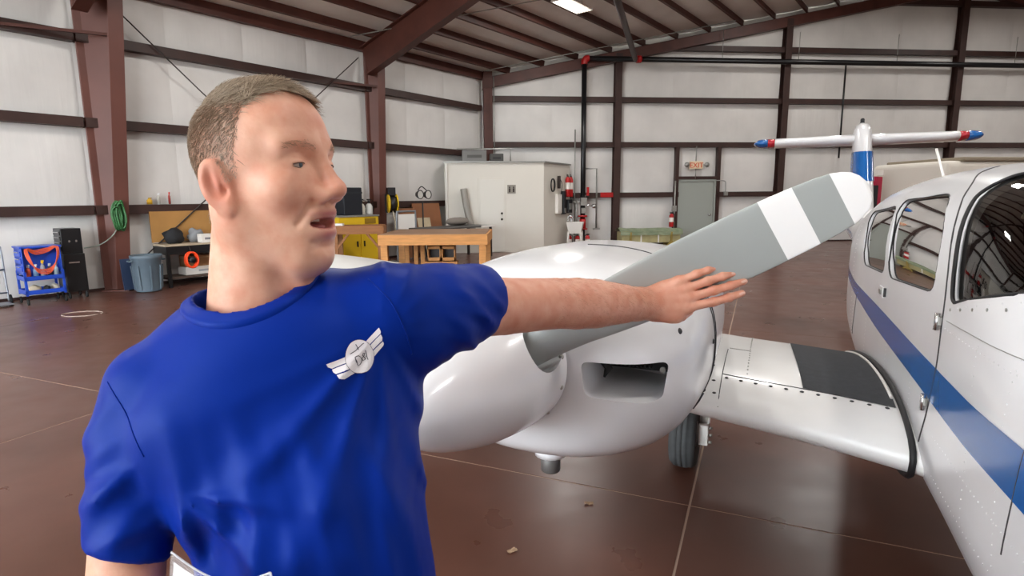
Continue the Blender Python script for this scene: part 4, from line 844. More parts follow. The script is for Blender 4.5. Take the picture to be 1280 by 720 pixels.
# blue stripe: a painted band lying on the skin
mb = MB()
ST = [(-1.45, 1.10, 1.16), (-1.0, 1.06, 1.18), (0.1, 1.043, 1.167), (.5, 1.032, 1.153), (1.0, 1.038, 1.151), (1.8, 1.048, 1.157), (2.6, 1.085, 1.16), (3.4, 1.13, 1.19), (5, 1.19, 1.245), (8.1, 1.25, 1.28)]
for sd in (-1, 1):
    mb.grid(lambda a, b: fus_p(-1.45 + 9.55 * a, spl([s[0] for s in ST], [s[1] for s in ST], -1.45 + 9.55 * a) * (1 - b) + spl([s[0] for s in ST], [s[2] for s in ST], -1.45 + 9.55 * a) * b, .0015, sd), 120, 4)
mb.build('stripe', M_BLUE, PLANE)
# rivet rows on the skin (too small to pick apart)
mb = MB()
def rivets(u0, z0, u1, z1, n):
    for i in range(n):
        t = i / (n - 1); p = fus_p(u0 + (u1 - u0) * t, z0 + (z1 - z0) * t, .0004); mb.ball(p, .0022, 6, 4, (.5, 1, 1))
for z in (1.30, .95, .82): rivets(-.1, z, .74, z - .01, 30)
for u in (.02, .2, .42): rivets(u, .84, u + .03, 1.33, 20)
for u in (1.1, 1.6, 2.2, 2.75): rivets(u, .84, u, 1.03, 10)
rivets(.2, 1.475, .72, 1.355, 9); rivets(2.85, .85, 2.95, 1.55, 26)
o = mb.build('rivet_rows', M_PW, PLANE); o['kind'] = 'stuff'
# screws round the windscreen
for i in range(8):
    t = i / 7; mb = MB(); mb.ball(fus_p(.1 + .62 * t, 1.478 - .125 * t ** .9 + .0 , .001), .005, 8, 4, (.5, 1, 1)); mb.build('screw', M_GALV, PLANE)
# door latch and hinges
def plate_on(u, z, du, dz, th, nm, m, parent=PLANE):
    mb = MB(); p = fus_p(u, z, th / 2); mb.box(p, (th, du, dz)); return mb.build(nm, m, parent, .003)
l = plate_on(1.80, 1.242, .09, .05, .008, 'door_latch', M_PW); mb = MB(); mb.box(fus_p(1.80, 1.242, .011), (.008, .05, .02)); mb.build('latch_lever', M_GALV, l)
mb = MB(); mb.box(fus_p(1.72, 1.25, .004), (.012, .014, .04)); mb.build('door_lock', M_SEAM, PLANE)
for (u, z) in ((.80, 1.305), (.86, 1.02)):
    h_ = plate_on(u, z, .05, .028, .012, 'hinge', M_GALV); mb = MB(); mb.cyl(fus_p(u - .012, z - .03, .012), fus_p(u - .012, z + .025, .012), .008, n=8); mb.build('hinge_pin', M_CHROME, h_)
# antennas on the roof
for u, h_, l_ in ((2.75, .17, -.05), (3.6, .10, .02)):
    mb = MB(); w, zb, zt, k = fus_st(u); mb.bar((VC - .15, u, zt - .03), (VC - .16 + l_, u, zt + h_), .007, .012); mb.build('antenna', M_WHITE, PLANE)
# cabin inside: seats, glare shield, sun visor, centre post
mb = MB(); mb.grid(lambda a, b: Vector((VC - .50 + 1.0 * a, .05 + .5 * b, 1.46 + .05 * math.sin(math.pi * a) - .03 * b)), 10, 6); mb.grid(lambda a, b: Vector((VC - .50 + 1.0 * a, .55, 1.1 + (1.43 + .05 * math.sin(math.pi * a) - 1.1) * b)), 10, 2)
mb.build('glare_shield', M_BLACK, PLANE)
for sx in (-.25, .25):
    for u0 in (.95, 1.75):
        mb = MB(); mb.box((VC + sx, u0 + .32, 1.30), (.40, .10, .52), (-.18, 0, 0)); mb.box((VC + sx, u0 + .37, 1.60), (.24, .07, .14), (-.18, 0, 0)); mb.box((VC + sx, u0, 1.03), (.42, .5, .14))
        mb.build('cabin_seat', M_SEAT, PLANE, .04, 3)
mb = MB(); mb.box((VC - .02, .42, 1.52), (.05, .06, .34), (.6, 0, 0)); mb.build('centre_post', M_SEAL, PLANE, .01)
mb = MB(); mb.box((VC - .22, .76, 1.66), (.34, .012, .13), (1.0, 0, 0)); v_ = mb.build('sun_visor', mat('cream_visor', '#d8d2b6', .6), PLANE, .02, 3)
mb = MB(); mb.cyl((VC - .38, .80, 1.715), (VC - .30, .80, 1.72), .01, n=8); mb.build('visor_hinge', M_CHROME, v_)
mb = MB(); mb.box((VC, 1.9, .93), (.9, 3.2, .05)); mb.build('cabin_floor', M_SEAT, PLANE)

# tail
def airfoil(c_, th, n=14):
    out = []
    xs = [(1 - math.cos(math.pi * i / n)) / 2 for i in range(n + 1)]
    f = lambda x: 5 * th * (.2969 * math.sqrt(x) - .126 * x - .3516 * x * x + .2843 * x ** 3 - .1036 * x ** 4)
    for x in xs: out.append((x * c_, f(x) * c_))
    for x in xs[-2:0:-1]: out.append((x * c_, -f(x) * c_))
    return out
def fin_ring(z, u0, c_, th): return [Vector((VC + y, u0 + x, z)) for x, y in airfoil(c_, th)]
TAILU = 7.0
mb = MB(); sec = [(1.30, TAILU - .75, 1.9, .12), (1.5, TAILU - .25, 1.5, .15), (1.9, TAILU + .1, 1.22, .19), (2.30, TAILU + .38, .98, .22), (2.52, TAILU + .5, .9, .22), (2.60, TAILU + .62, .6, .26), (2.64, TAILU + .8, .2, .3)]
fins = [fin_ring(*s_) for s_ in sec]
mb.cur = 0; loft(mb, fins); fb = mb.build('tail_fin', M_PW, PLANE)
mb = MB(); loft(mb, [[Vector((VC + (p.x - VC) * 1.07, p.y - .014, p.z)) for p in fin_ring(z, spl([s_[0] for s_ in sec], [s_[1] for s_ in sec], z), spl([s_[0] for s_ in sec], [s_[2] for s_ in sec], z), spl([s_[0] for s_ in sec], [s_[3] for s_ in sec], z))] for z in np.linspace(1.86, 2.24, 6)], caps=False)
mb.build('fin_band', M_BLUE, fb)
mb = MB(); mb.cyl((VC, TAILU + .85, 2.62), (VC, TAILU + .85, 2.68), .03, .025, 10); mb.ball((VC, TAILU + .85, 2.68), .027, 10, 6); mb.build('beacon', M_BLACK, fb)
for sd in (-1, 1):
    def st_ring(v, extra=0.0, z=2.42):
        t = abs(v) / 1.33; c_ = .82 - .14 * t; th = .18
        if t > .93: k = max(0.05, math.sqrt(max(0, 1 - ((t - .93) / .075) ** 2))); c_ *= .35 + .65 * k; th *= k
        return [Vector((VC + sd * abs(v), TAILU + .62 + (.82 - c_) * .5 + x, z + y)) for x, y in airfoil(c_ + extra, th + extra * .15)]
    mb = MB(); loft(mb, [st_ring(v) for v in (.02, .3, .6, .9, 1.06)]); so = mb.build('tailplane', M_PW, PLANE)
    mb = MB(); loft(mb, [st_ring(v) for v in (1.06, 1.15)]); mb.build('tailplane_red_band', M_PRED, so)
    mb = MB(); loft(mb, [st_ring(v) for v in (1.15, 1.22, 1.27, 1.30, 1.32, 1.335)]); mb.build('tailplane_tip', M_BLUE, so)
    mb = MB(); mb.bar((VC + sd * .15, TAILU + 1.18, 2.395), (VC + sd * 1.0, TAILU + 1.18, 2.395), .01, .012); mb.build('elevator_gap', M_SEAM, so)

# wings
WST = [(-2.45, 1.22, 1.20, .10, 1.25), (-2.3, 1.08, 1.42, .12, 1.235), (-1.6, 1.05, 1.55, .13, 1.15), (-.35, 1.05, 1.60, .14, 1.0), (.37, 1.03, 1.62, .14, .832), (.8, .96, 1.68, .14, .805), (1.10, .88, 1.76, .135, .785), (1.2, .84, 1.78, .13, .78)]
def wing_st(v): return [spl([w[0] for w in WST], [w[k] for w in WST], v) for k in (1, 2, 3, 4)]
def wing_ring(v, off=0.0, n=18):
    u0, c_, th, z = wing_st(v); al = math.radians(2.0); out = []
    for x, y in airfoil(c_, th, n):
        y += .02 * c_ * 4 * (x / c_) * (1 - x / c_)
        out.append(Vector((v, u0 + x * math.cos(al) + y * math.sin(al), z + y * math.cos(al) - x * math.sin(al) + off)))
    return out
def wing_top(v, u, off=0.0):
    r = wing_ring(v)[:19]; return Vector((v, u, float(np.interp(u, [p.y for p in r], [p.z for p in r])) + off))
mb = MB(); loft(mb, [wing_ring(v) for v in list(np.linspace(-2.45, .3, 24)) + list(np.linspace(.37, 1.2, 16))]); WG = mb.build('wing', M_PW2, PLANE)
mb = MB(); loft(mb, [[Vector((2 * VC - p.x, p.y, p.z)) for p in wing_ring(v)] for v in list(np.linspace(1.2, .3, 8)) + list(np.linspace(.2, -2.45, 12))]); mb.build('wing', M_PW2, PLANE)
# walkway, seams and screws on the inner wing
mb = MB(); mb.grid(lambda a, b: wing_top(.775 + .315 * a - .02 * math.sin(math.pi * b) * (1 - a), (1.185 - .06 * a) + (2.58 - 1.185 + .06 * a) * b, .003), 10, 16); mb.build('walkway', M_WALK, WG)
def wl_line(pts, r, nm, m): mb = MB(); mb.tube([wing_top(v, u, .001) for v, u in pts], r, 5); return mb.build(nm, m, WG)
wl_line([(.46 + .62 * i / 12, 1.225 - .085 * i / 12) for i in range(13)], .0022, 'panel_seam', M_SEAM)
wl_line([(.46, 1.03 + .22 * i / 6) for i in range(7)], .0018, 'panel_seam', M_SEAM)
wl_line([(.46, 1.235 + .35 * i / 6) for i in range(7)], .0018, 'panel_seam', M_SEAM)
sm = MB(); sm.ball((0, 0, 0), .0085, 8, 4, (1, 1, .4)); sme = sm.mesh('screw', M_SEAM)
for i in range(11): t = i / 10; link_mesh('screw', sme, WG, wing_top(.48 + .58 * t, 1.195 - .08 * t, .001))
for v, u in ((.43, 1.16), (.41, 1.45), (.40, 1.62), (.415, 1.3), (.44, 1.08)): link_mesh('screw', sme, WG, wing_top(v, u, .001))
mb = MB()
for i in range(26): mb.ball(wing_top(.56, 1.26 + 1.1 * i / 25, .001), .004, 6, 4, (1, 1, .5))
for i in range(14): mb.ball(wing_top(.47 + .09 * i / 13, 1.62, .001), .004, 6, 4, (1, 1, .5))
o = mb.build('rivet_rows', M_GALV, WG); o['kind'] = 'stuff'
# black root seal
mb = MB(); r_ = wing_ring(1.105); mb.tube([Vector((p.x, p.y, p.z)) + Vector((0, -.006 if i < 3 or i > 33 else 0, .010 if i < 19 else -.01)) for i, p in enumerate(r_)], .011, 8, closed=True); mb.build('root_seal', M_SEAL, WG)
mb = MB(); mb.tube([wing_top(1.085, u, .006) for u in np.linspace(1.2, 2.6, 20)], .006, 6); mb.build('root_bead', M_WHITE, WG)

# nacelle with its air intake
na = [.065, .068, .072, .078, .086, .095, .11, .13, .155, .185, .22, .28, .35, .45, .6, .8, 1.0, 1.3, 1.6, 1.9, 2.2, 2.5, 2.8, 3.0, 3.15]
mb = MB(); loft(mb, [[nac_p(u, 2 * math.pi * k / 72) for k in range(72)] for u in na]); nb = mb.build('nac_tmp', M_PW)
INT = round_poly([(.168, 1.262), (.385, 1.258), (.372, 1.158), (.345, 1.148), (.18, 1.165)], .022, 5)
mb = MB(); mb.prism([(v, -.1, z) for v, z in INT], (0, .50, 0)); c1 = mb.build('cut_tmp', M_PW)
INT2 = [(2 * NVC - v, z) for v, z in INT]
mb = MB(); mb.prism([(v, -.1, z) for v, z in INT2], (0, .50, 0)); c2 = mb.build('cut_tmp', M_PW)
no = eval_bool(nb, [c1, c2], 'nacelle', [M_PW], PLANE); smooth_by_angle(no, 30)
# engine seen in the intake: baffle, cylinder fins, bracket
mb = MB(); mb.box((.275, .34, 1.235), (.26, .05, .10)); en = mb.build('engine_baffle', M_ENG, no)
for i in range(9):
    mb = MB(); mb.cyl((.225 + .012 * i, .25, 1.245), (.230 + .012 * i, .25, 1.245), .034, n=14); mb.build('cooling_fin', M_ENG, en)
mb = MB(); mb.tube([(.19, .22, 1.268), (.195, .2, 1.235), (.215, .19, 1.215), (.205, .18, 1.19)], [.016, .014, .012, .003], 8); mb.bar((.18, .24, 1.262), (.38, .26, 1.225), .012, .010); mb.build('bracket', M_ENG, en)
mb = MB(); mb.cyl((.355, .27, 1.205), (.355, .262, 1.205), .009, n=10); mb.build('bolt', M_GALV, en)
# cowl seam, screws, vent slots, exhaust stub
def nac_line(pts, r, nm, m): mb = MB(); mb.tube([nac_p(u, a, .0008) for u, a in pts], r, 5); return mb.build(nm, m, no)
nac_line([(.64, -1.57 + 3.14 * i / 40) for i in range(41)], .0026, 'cowl_seam', M_SEAM)
nac_line([(.60, -1.2 + 1.9 * i / 30) for i in range(31)], .002, 'cowl_seam', M_SEAM)
sm = MB(); sm.ball((0, 0, 0), .010, 8, 6); sme2 = sm.mesh('screw', M_SEAM)
for u, a in ((.24, .32), (.42, .55), (.56, .05), (.56, -.35), (.56, .5), (.3, -1.2)): link_mesh('screw', sme2, no, nac_p(u, a, -.005))
for i in range(5):
    mb = MB(); mb.tube([nac_p(.50 + .018 * i, -.52 - .02 * i, .001), nac_p(.505 + .018 * i, -.42 - .02 * i, .001), nac_p(.51 + .018 * i, -.33 - .02 * i, .001)], .004, 5); mb.build('vent_slot', M_SEAM, no)
mb = MB(); mb.lathe([(.0, .0), (.052, .0), (.056, .02), (.05, .03), (0, .03)], 20, (-.0, .30, .87)); mb.build('exhaust_collar', M_PW, no)
mb = MB(); mb.lathe([(.0, .0), (.028, 0), (.032, .004), (.032, .07), (.0, .07)], 18, (-.0, .30, .812)); mb.build('exhaust_stub', mat('dull_grey_pipe', '#6c6a68', .55, .4), no)
# spinner with blade cut-outs
HUBZ = 1.242; HUBV = -.055
SPN = [(.002, -.47), (.028, -.455), (.055, -.425), (.085, -.375), (.115, -.31), (.142, -.23), (.163, -.15), (.179, -.06), (.188, .01), (.191, .055), (.178, .058), (.0, .058)]
MU = Matrix(((1, 0, 0), (0, 0, 1), (0, 1, 0)))           # lathe axis z -> aft
BE = math.radians(28.6)
bdir = Vector((math.cos(BE), 0, math.sin(BE)))
mb = MB()
pr = []
for i in range(len(SPN) - 1):
    for k in range(4): t = k / 4; pr.append((SPN[i][0] + (SPN[i + 1][0] - SPN[i][0]) * t, SPN[i][1] + (SPN[i + 1][1] - SPN[i][1]) * t))
def prof_r(u): return spl([p[1] for p in SPN[:10]], [p[0] for p in SPN[:10]], u)
us2 = [-.47 + .525 * (1 - math.cos(math.pi * i / 40)) / 2 for i in range(41)]
mb.lathe([(0, -.47)] + [(max(.001, prof_r(u)), u) for u in us2[1:]] + [(.178, .058), (0, .058)], 64, (HUBV, 0, HUBZ), MU)
sp0 = mb.build('spin_tmp', M_PW); cuts = []
for sg in (1, -1):
    mb = MB(); ax = bdir * sg; side_ = Vector((0, 1, 0)); tz = ax.cross(side_)
    ring = [Vector((HUBV, 0, HUBZ)) + ax * .085 + side_ * (-.03 + .083 * math.cos(2 * math.pi * k / 28)) + tz * .072 * math.sin(2 * math.pi * k / 28) for k in range(28)]
    mb.prism(ring, ax * .2); cuts.append(mb.build('cut_tmp', M_PW))
spo = eval_bool(sp0, cuts, 'spinner', [M_PW], PLANE); smooth_by_angle(spo, 35)
sm = MB(); sm.ball((0, 0, 0), .0075, 8, 6); sme3 = sm.mesh('screw', M_GALV)
for k in range(14):
    a = math.radians(12 + 360 / 14 * k); link_mesh('screw', sme3, spo, Vector((HUBV + .187 * math.cos(a), .03, HUBZ + .187 * math.sin(a))))
link_mesh('screw', sme3, spo, Vector((HUBV + .16 * math.cos(-1.3), -.14, HUBZ + .16 * math.sin(-1.3))))
# blades
def blade(sg):
    ax = bdir * sg; tn = Vector((0, 1, 0)).cross(ax) * 1.0
    R0 = [(.06, .095, .085, 50), (.13, .105, .078, 46), (.19, .118, .060, 40), (.26, .130, .042, 34), (.34, .142, .028, 28), (.45, .152, .020, 23), (.56, .156, .015, 19), (.70, .152, .011, 16), (.82, .140, .009, 14), (.885, .128, .008, 13)]
    tip = [(.914, .118), (.934, .103), (.949, .084), (.959, .058), (.965, .028)]
    sec = []
    dense = list(np.linspace(.06, .885, 60))
    for r in dense: sec.append((r, spl([x[0] for x in R0], [x[1] for x in R0], r), spl([x[0] for x in R0], [x[2] for x in R0], r), spl([x[0] for x in R0], [x[3] for x in R0], r)))
    for r, c_ in tip: sec.append((r, c_, .007 * c_ / .128, 12.5))
    def ring(r, c_, th, ang):
        a = math.radians(ang); cd = tn * math.cos(a) + Vector((0, 1, 0)) * math.sin(a); nd = ax.cross(cd).normalized()
        rd = min(1, max(0, (r - .13) / .15)); out = []
        for k in range(28):
            t = 2 * math.pi * k / 28; x = math.cos(t) * c_; y = math.sin(t) * th * (1 - .25 * rd * math.cos(t))
            out.append(Vector((HUBV, -.022, HUBZ)) + ax * r + cd * (x - .012 * rd) + nd * y)
        return out
    mb = MB(); rings = [ring(r, c_ / 2 if r > .0 else c_, th / 2 * 1.0, an) for r, c_, th, an in sec]
    rings = []
    for r, c_, th, an in sec:
        rings.append(ring(r, c_ * .5 if r > .0 else c_, th * .5 if r > .2 else th * (.5), an))
    n = 28; vs = [p for q_ in rings for p in q_]
    o_ = len(mb.v); mb.v += [tuple(p) for p in vs]
    for i in range(len(rings) - 1):
        rm = (sec[i][0] + sec[i + 1][0]) / 2
        mi = 1 if (rm > .900 or .772 < rm < .838) else 0
        for k in range(n):
            mb.f.append([o_ + i * n + k, o_ + i * n + (k + 1) % n, o_ + (i + 1) * n + (k + 1) % n, o_ + (i + 1) * n + k]); mb.sm.append(True); mb.mi.append(mi)
    mb.f.append(list(range(o_, o_ + n))[::-1]); mb.sm.append(False); mb.mi.append(0)
    mb.f.append(list(range(o_ + (len(rings) - 1) * n, o_ + len(rings) * n))); mb.sm.append(False); mb.mi.append(1)
    b = mb.build('propeller_blade', [M_GREY, M_TIP], PLANE)
    return b, ax, tn
B1, ax1, tn1 = blade(1); blade(-1)
# round maker's badge on the blade face
def on_blade(r, off, lift):
    a = math.radians(spl([.26, .34, .45, .56], [36, 29, 23, 19], r)); cd = tn1 * math.cos(a) + Vector((0, 1, 0)) * math.sin(a); nd = ax1.cross(cd).normalized()
    if nd.y > 0: nd = -nd
    return Vector((HUBV, -.022, HUBZ)) + ax1 * r + cd * off + nd * lift
for rad, m_, lf, nm in ((.026, M_TIP, .0135, 'badge'), (.0225, M_SEAM, .0141, 'badge_ring'), (.020, M_TIP, .0147, 'badge_disc')):
    mb = MB(); mb.add([on_blade(.435 + rad * math.cos(2 * math.pi * k / 28), .005 + rad * math.sin(2 * math.pi * k / 28), lf) for k in range(28)], [list(range(28))]); mb.build(nm, m_, B1)
mb = MB(); mb.add([on_blade(.439 + .013 * math.cos(2 * math.pi * k / 18), .009 + .009 * math.sin(2 * math.pi * k / 18), .0153) for k in range(18)], [list(range(18))]); mb.build('badge_mark', M_PRED, B1)

# main wheel under the nacelle
WV, WU = .20, 2.24
mb = MB(); MX = Matrix(((0, 0, 1), (1, 0, 0), (0, 1, 0)))
mb.lathe([(.11, -.06), (.15, -.078), (.19, -.078), (.212, -.055), (.216, -.03), (.211, -.027), (.216, -.024), (.218, 0), (.211, .003), (.218, .006), (.216, .03), (.211, .033), (.214, .05), (.19, .078), (.15, .078), (.11, .06)], 40, (WV, WU, .218), MX)
ty = mb.build('main_wheel', M_TIRE, PLANE)
mb = MB(); mb.lathe([(.0, -.05), (.11, -.06), (.11, .06), (.06, .07), (0, .07)], 24, (WV, WU, .218), MX); mb.build('wheel_hub', M_WHITE, ty)
mb = MB(); mb.lathe([(.0, .085), (.085, .085), (.085, .093), (0, .093)], 24, (WV, WU, .218), MX); mb.build('brake_disc', M_CHROME, ty)
mb = MB(); mb.box((WV + .115, WU - .085, .255), (.06, .05, .13)); cal = mb.build('brake_caliper', M_WHITE, ty, .008)
for dz in (-.045, 0, .045): mb = MB(); mb.cyl((WV + .145, WU - .085, .255 + dz), (WV + .165, WU - .085, .255 + dz), .01, n=8); mb.build('caliper_bolt', M_GALV, cal) if False else mb.build('caliper_bolt', M_GALV, ty)
mb = MB(); mb.cyl((WV + .11, WU, .218), (WV + .12, WU + .02, .95), .028, .034, 14); mb.bar((WV + .09, WU - .06, .40), (WV + .12, WU + .0, .62), .02, .05); mb.tube([(WV + .14, WU - .06, .30), (WV + .15, WU - .07, .45), (WV + .13, WU - .03, .6)], .008, 6); mb.build('gear_leg', M_WHITE, PLANE)
# nose and far side gear keep the airplane standing
mb = MB(); mb.lathe([(.09, -.05), (.15, -.06), (.19, -.04), (.195, 0), (.19, .04), (.15, .06), (.09, .05)], 30, (VC, -.55, .195), MX); mb.build('nose_wheel', M_TIRE, PLANE)
mb = MB(); mb.cyl((VC, -.55, .195), (VC, -.5, .85), .03, n=12); mb.bar((VC - .09, -.55, .2), (VC - .07, -.53, .42), .02, .05); mb.bar((VC + .09, -.55, .2), (VC + .07, -.53, .42), .02, .05); mb.bar((VC - .09, -.53, .42), (VC + .09, -.53, .42), .05, .03); mb.build('nose_leg', M_WHITE, PLANE)
# the engine on the other wing
mir = lambda p: Vector((2 * VC - p.x, p.y, p.z))
mb = MB(); loft(mb, [[mir(nac_p(u, 2 * math.pi * k / 40)) for k in range(40)] for u in na]); mb.build('nacelle', M_PW, PLANE)
mb = MB(); mb.lathe([(0, -.47)] + [(max(.001, prof_r(u)), u) for u in us2[1:]] + [(0, .058)], 32, (2 * VC - HUBV, 0, HUBZ), MU); mb.build('spinner', M_PW, PLANE)
for src in [o for o in PLANE.children if o.name.startswith('propeller_blade')]:
    c_ = src.copy(); COL.objects.link(c_); c_.location.x += 2 * (VC - HUBV)
c_ = ty.copy(); COL.objects.link(c_); c_.location.x = 2 * (VC - WV)
mb = MB(); mb.cyl((2 * VC - WV - .11, WU, .218), (2 * VC - WV - .12, WU + .02, .95), .03, n=12); mb.build('gear_leg', M_WHITE, PLANE)
# ---------------------------------------------------------------- the man
def unp(px, py, d):
    """world point that lies d metres in front of the lens plane (used to write down the pose)"""
    x = (px - 640) / FPX; y = -(py - 360) / FPX; r = math.radians(CAM_ROLL); x, y = math.cos(r) * x - math.sin(r) * y, math.sin(r) * x + math.cos(r) * y
    p = math.radians(CAM_PITCH); return np.array([x * d, (math.cos(p) + math.sin(p) * y) * d, CAM_H + (-math.sin(p) + math.cos(p) * y) * d])
def smin(a, b, k): h = np.maximum(k - np.abs(a - b), 0) / k; return np.minimum(a, b) - h * h * k * .25
def smax(a, b, k): return -smin(-a, -b, k)
def ell(p, c_, r, R=None):
    q_ = p - np.asarray(c_, float)
    if R is not None: q_ = q_ @ R
    r = np.asarray(r, float); k0 = np.linalg.norm(q_ / r, axis=1); k1 = np.linalg.norm(q_ / (r * r), axis=1) + 1e-9
    return k0 * (k0 - 1) / k1
def cap(p, a, b, ra, rb=None):
    rb = ra if rb is None else rb
    a = np.asarray(a, float); b = np.asarray(b, float); ab = b - a; h = np.clip(((p - a) @ ab) / (ab @ ab), 0, 1)
    return np.linalg.norm(p - a - h[:, None] * ab, axis=1) - (ra + (rb - ra) * h)
def chain(p, pts, rs, k=.01):
    d = None
    for i in range(len(pts) - 1):
        e = cap(p, pts[i], pts[i + 1], rs[i], rs[i + 1]); d = e if d is None else smin(d, e, k)
    return d
def surface(fn, lo, hi, h):
    """closed surface of fn = 0 (naive surface nets over the cells near the surface)"""
    lo = np.asarray(lo, float); n = np.ceil((np.asarray(hi) - lo) / h / 4).astype(int) * 4 + 1
    C4 = 4; nc = (n - 1) // C4
    g = np.stack(np.meshgrid(*[np.arange(nc[i]) for i in range(3)], indexing='ij'), -1).reshape(-1, 3)
    dc = fn(lo + (g * C4 + C4 / 2) * h)
    near = np.abs(dc) < h * C4 * 1.35
    F = np.ones(tuple(n), np.float32)
    ins = g[dc < 0]
    D = np.where(dc < 0, -1., 1.).astype(np.float32).reshape(tuple(nc))
    F[:-1, :-1, :-1] = np.repeat(np.repeat(np.repeat(D, C4, 0), C4, 1), C4, 2)
    act = g[near]; off = np.stack(np.meshgrid(*[np.arange(C4 + 1)] * 3, indexing='ij'), -1).reshape(-1, 3)
    idx = (act[:, None, :] * C4 + off[None]).reshape(-1, 3)
    key = np.unique((idx[:, 0] * n[1] + idx[:, 1]) * n[2] + idx[:, 2])
    ix = np.stack([key // (n[1] * n[2]), key // n[2] % n[1], key % n[2]], 1)
    vals = np.empty(len(key), np.float32)
    for s_ in range(0, len(key), 400000): vals[s_:s_ + 400000] = fn(lo + ix[s_:s_ + 400000] * h)
    F.reshape(-1)[key] = vals
    S = F < 0
    m = np.zeros(tuple(n - 1), np.int8)
    corners = [(i, j, k) for i in (0, 1) for j in (0, 1) for k in (0, 1)]
    for (i, j, k) in corners: m += S[i:n[0] - 1 + i, j:n[1] - 1 + j, k:n[2] - 1 + k]
    cells = np.argwhere((m > 0) & (m < 8))
    cv = np.stack([F[cells[:, 0] + i, cells[:, 1] + j, cells[:, 2] + k] for (i, j, k) in corners], 1)
    acc = np.zeros((len(cells), 3)); cnt = np.zeros(len(cells))
    for a in range(8):
        for b in range(a + 1, 8):
            ca, cb = np.array(corners[a]), np.array(corners[b])
            if np.abs(ca - cb).sum() != 1: continue
            va, vb = cv[:, a], cv[:, b]; cr = (va < 0) != (vb < 0); t = np.where(cr, va / np.where(cr, va - vb, 1), 0)
            acc += np.where(cr[:, None], ca + (cb - ca) * t[:, None], 0); cnt += cr
    V = lo + (cells + acc / cnt[:, None]) * h
    im = np.full(tuple(n - 1), -1, np.int32); im[cells[:, 0], cells[:, 1], cells[:, 2]] = np.arange(len(cells))
    Q = []
    for ax in range(3):
        u_, v_ = (ax + 1) % 3, (ax + 2) % 3
        sl0 = [slice(None)] * 3; sl1 = [slice(None)] * 3; sl0[ax] = slice(0, n[ax] - 1); sl1[ax] = slice(1, n[ax])
        e = np.argwhere(S[tuple(sl0)] != S[tuple(sl1)]); e = e[(e[:, u_] > 0) & (e[:, v_] > 0) & (e[:, u_] < n[u_] - 1) & (e[:, v_] < n[v_] - 1)]
        s0 = S[e[:, 0], e[:, 1], e[:, 2]]
        def ci(du, dv): q_ = e.copy(); q_[:, u_] += du; q_[:, v_] += dv; return im[q_[:, 0], q_[:, 1], q_[:, 2]]
        q_ = np.stack([ci(-1, -1), ci(0, -1), ci(0, 0), ci(-1, 0)], 1); q_[~s0] = q_[~s0][:, ::-1]
        Q.append(q_[(q_ >= 0).all(1)])
    return V, np.concatenate(Q)
def np_mesh(name, V, Q, mats, parent, attrs=None, base=(0, 0, 0)):
    me = bpy.data.meshes.new(name); V = V - np.asarray(base)
    me.vertices.add(len(V)); me.vertices.foreach_set('co', V.astype(np.float32).ravel())
    me.loops.add(Q.size); me.loops.foreach_set('vertex_index', Q.astype(np.int32).ravel())
    me.polygons.add(len(Q)); me.polygons.foreach_set('loop_start', np.arange(0, Q.size, Q.shape[1], dtype=np.int32))
    me.polygons.foreach_set('use_smooth', np.ones(len(Q), bool))
    for m in mats: me.materials.append(m)
    for k, a in (attrs or {}).items():
        at_ = me.attributes.new(k, 'FLOAT', 'POINT'); at_.data.foreach_set('value', a.astype(np.float32))
    me.update(calc_edges=True); me.validate()
    return link_mesh(name, me, parent)

FEET = np.array([-.30, .86, 0.0])
MAN = thing('person', 'person in a royal blue T-shirt with winged emblem, resting one hand on the propeller', 'person', tuple(FEET))
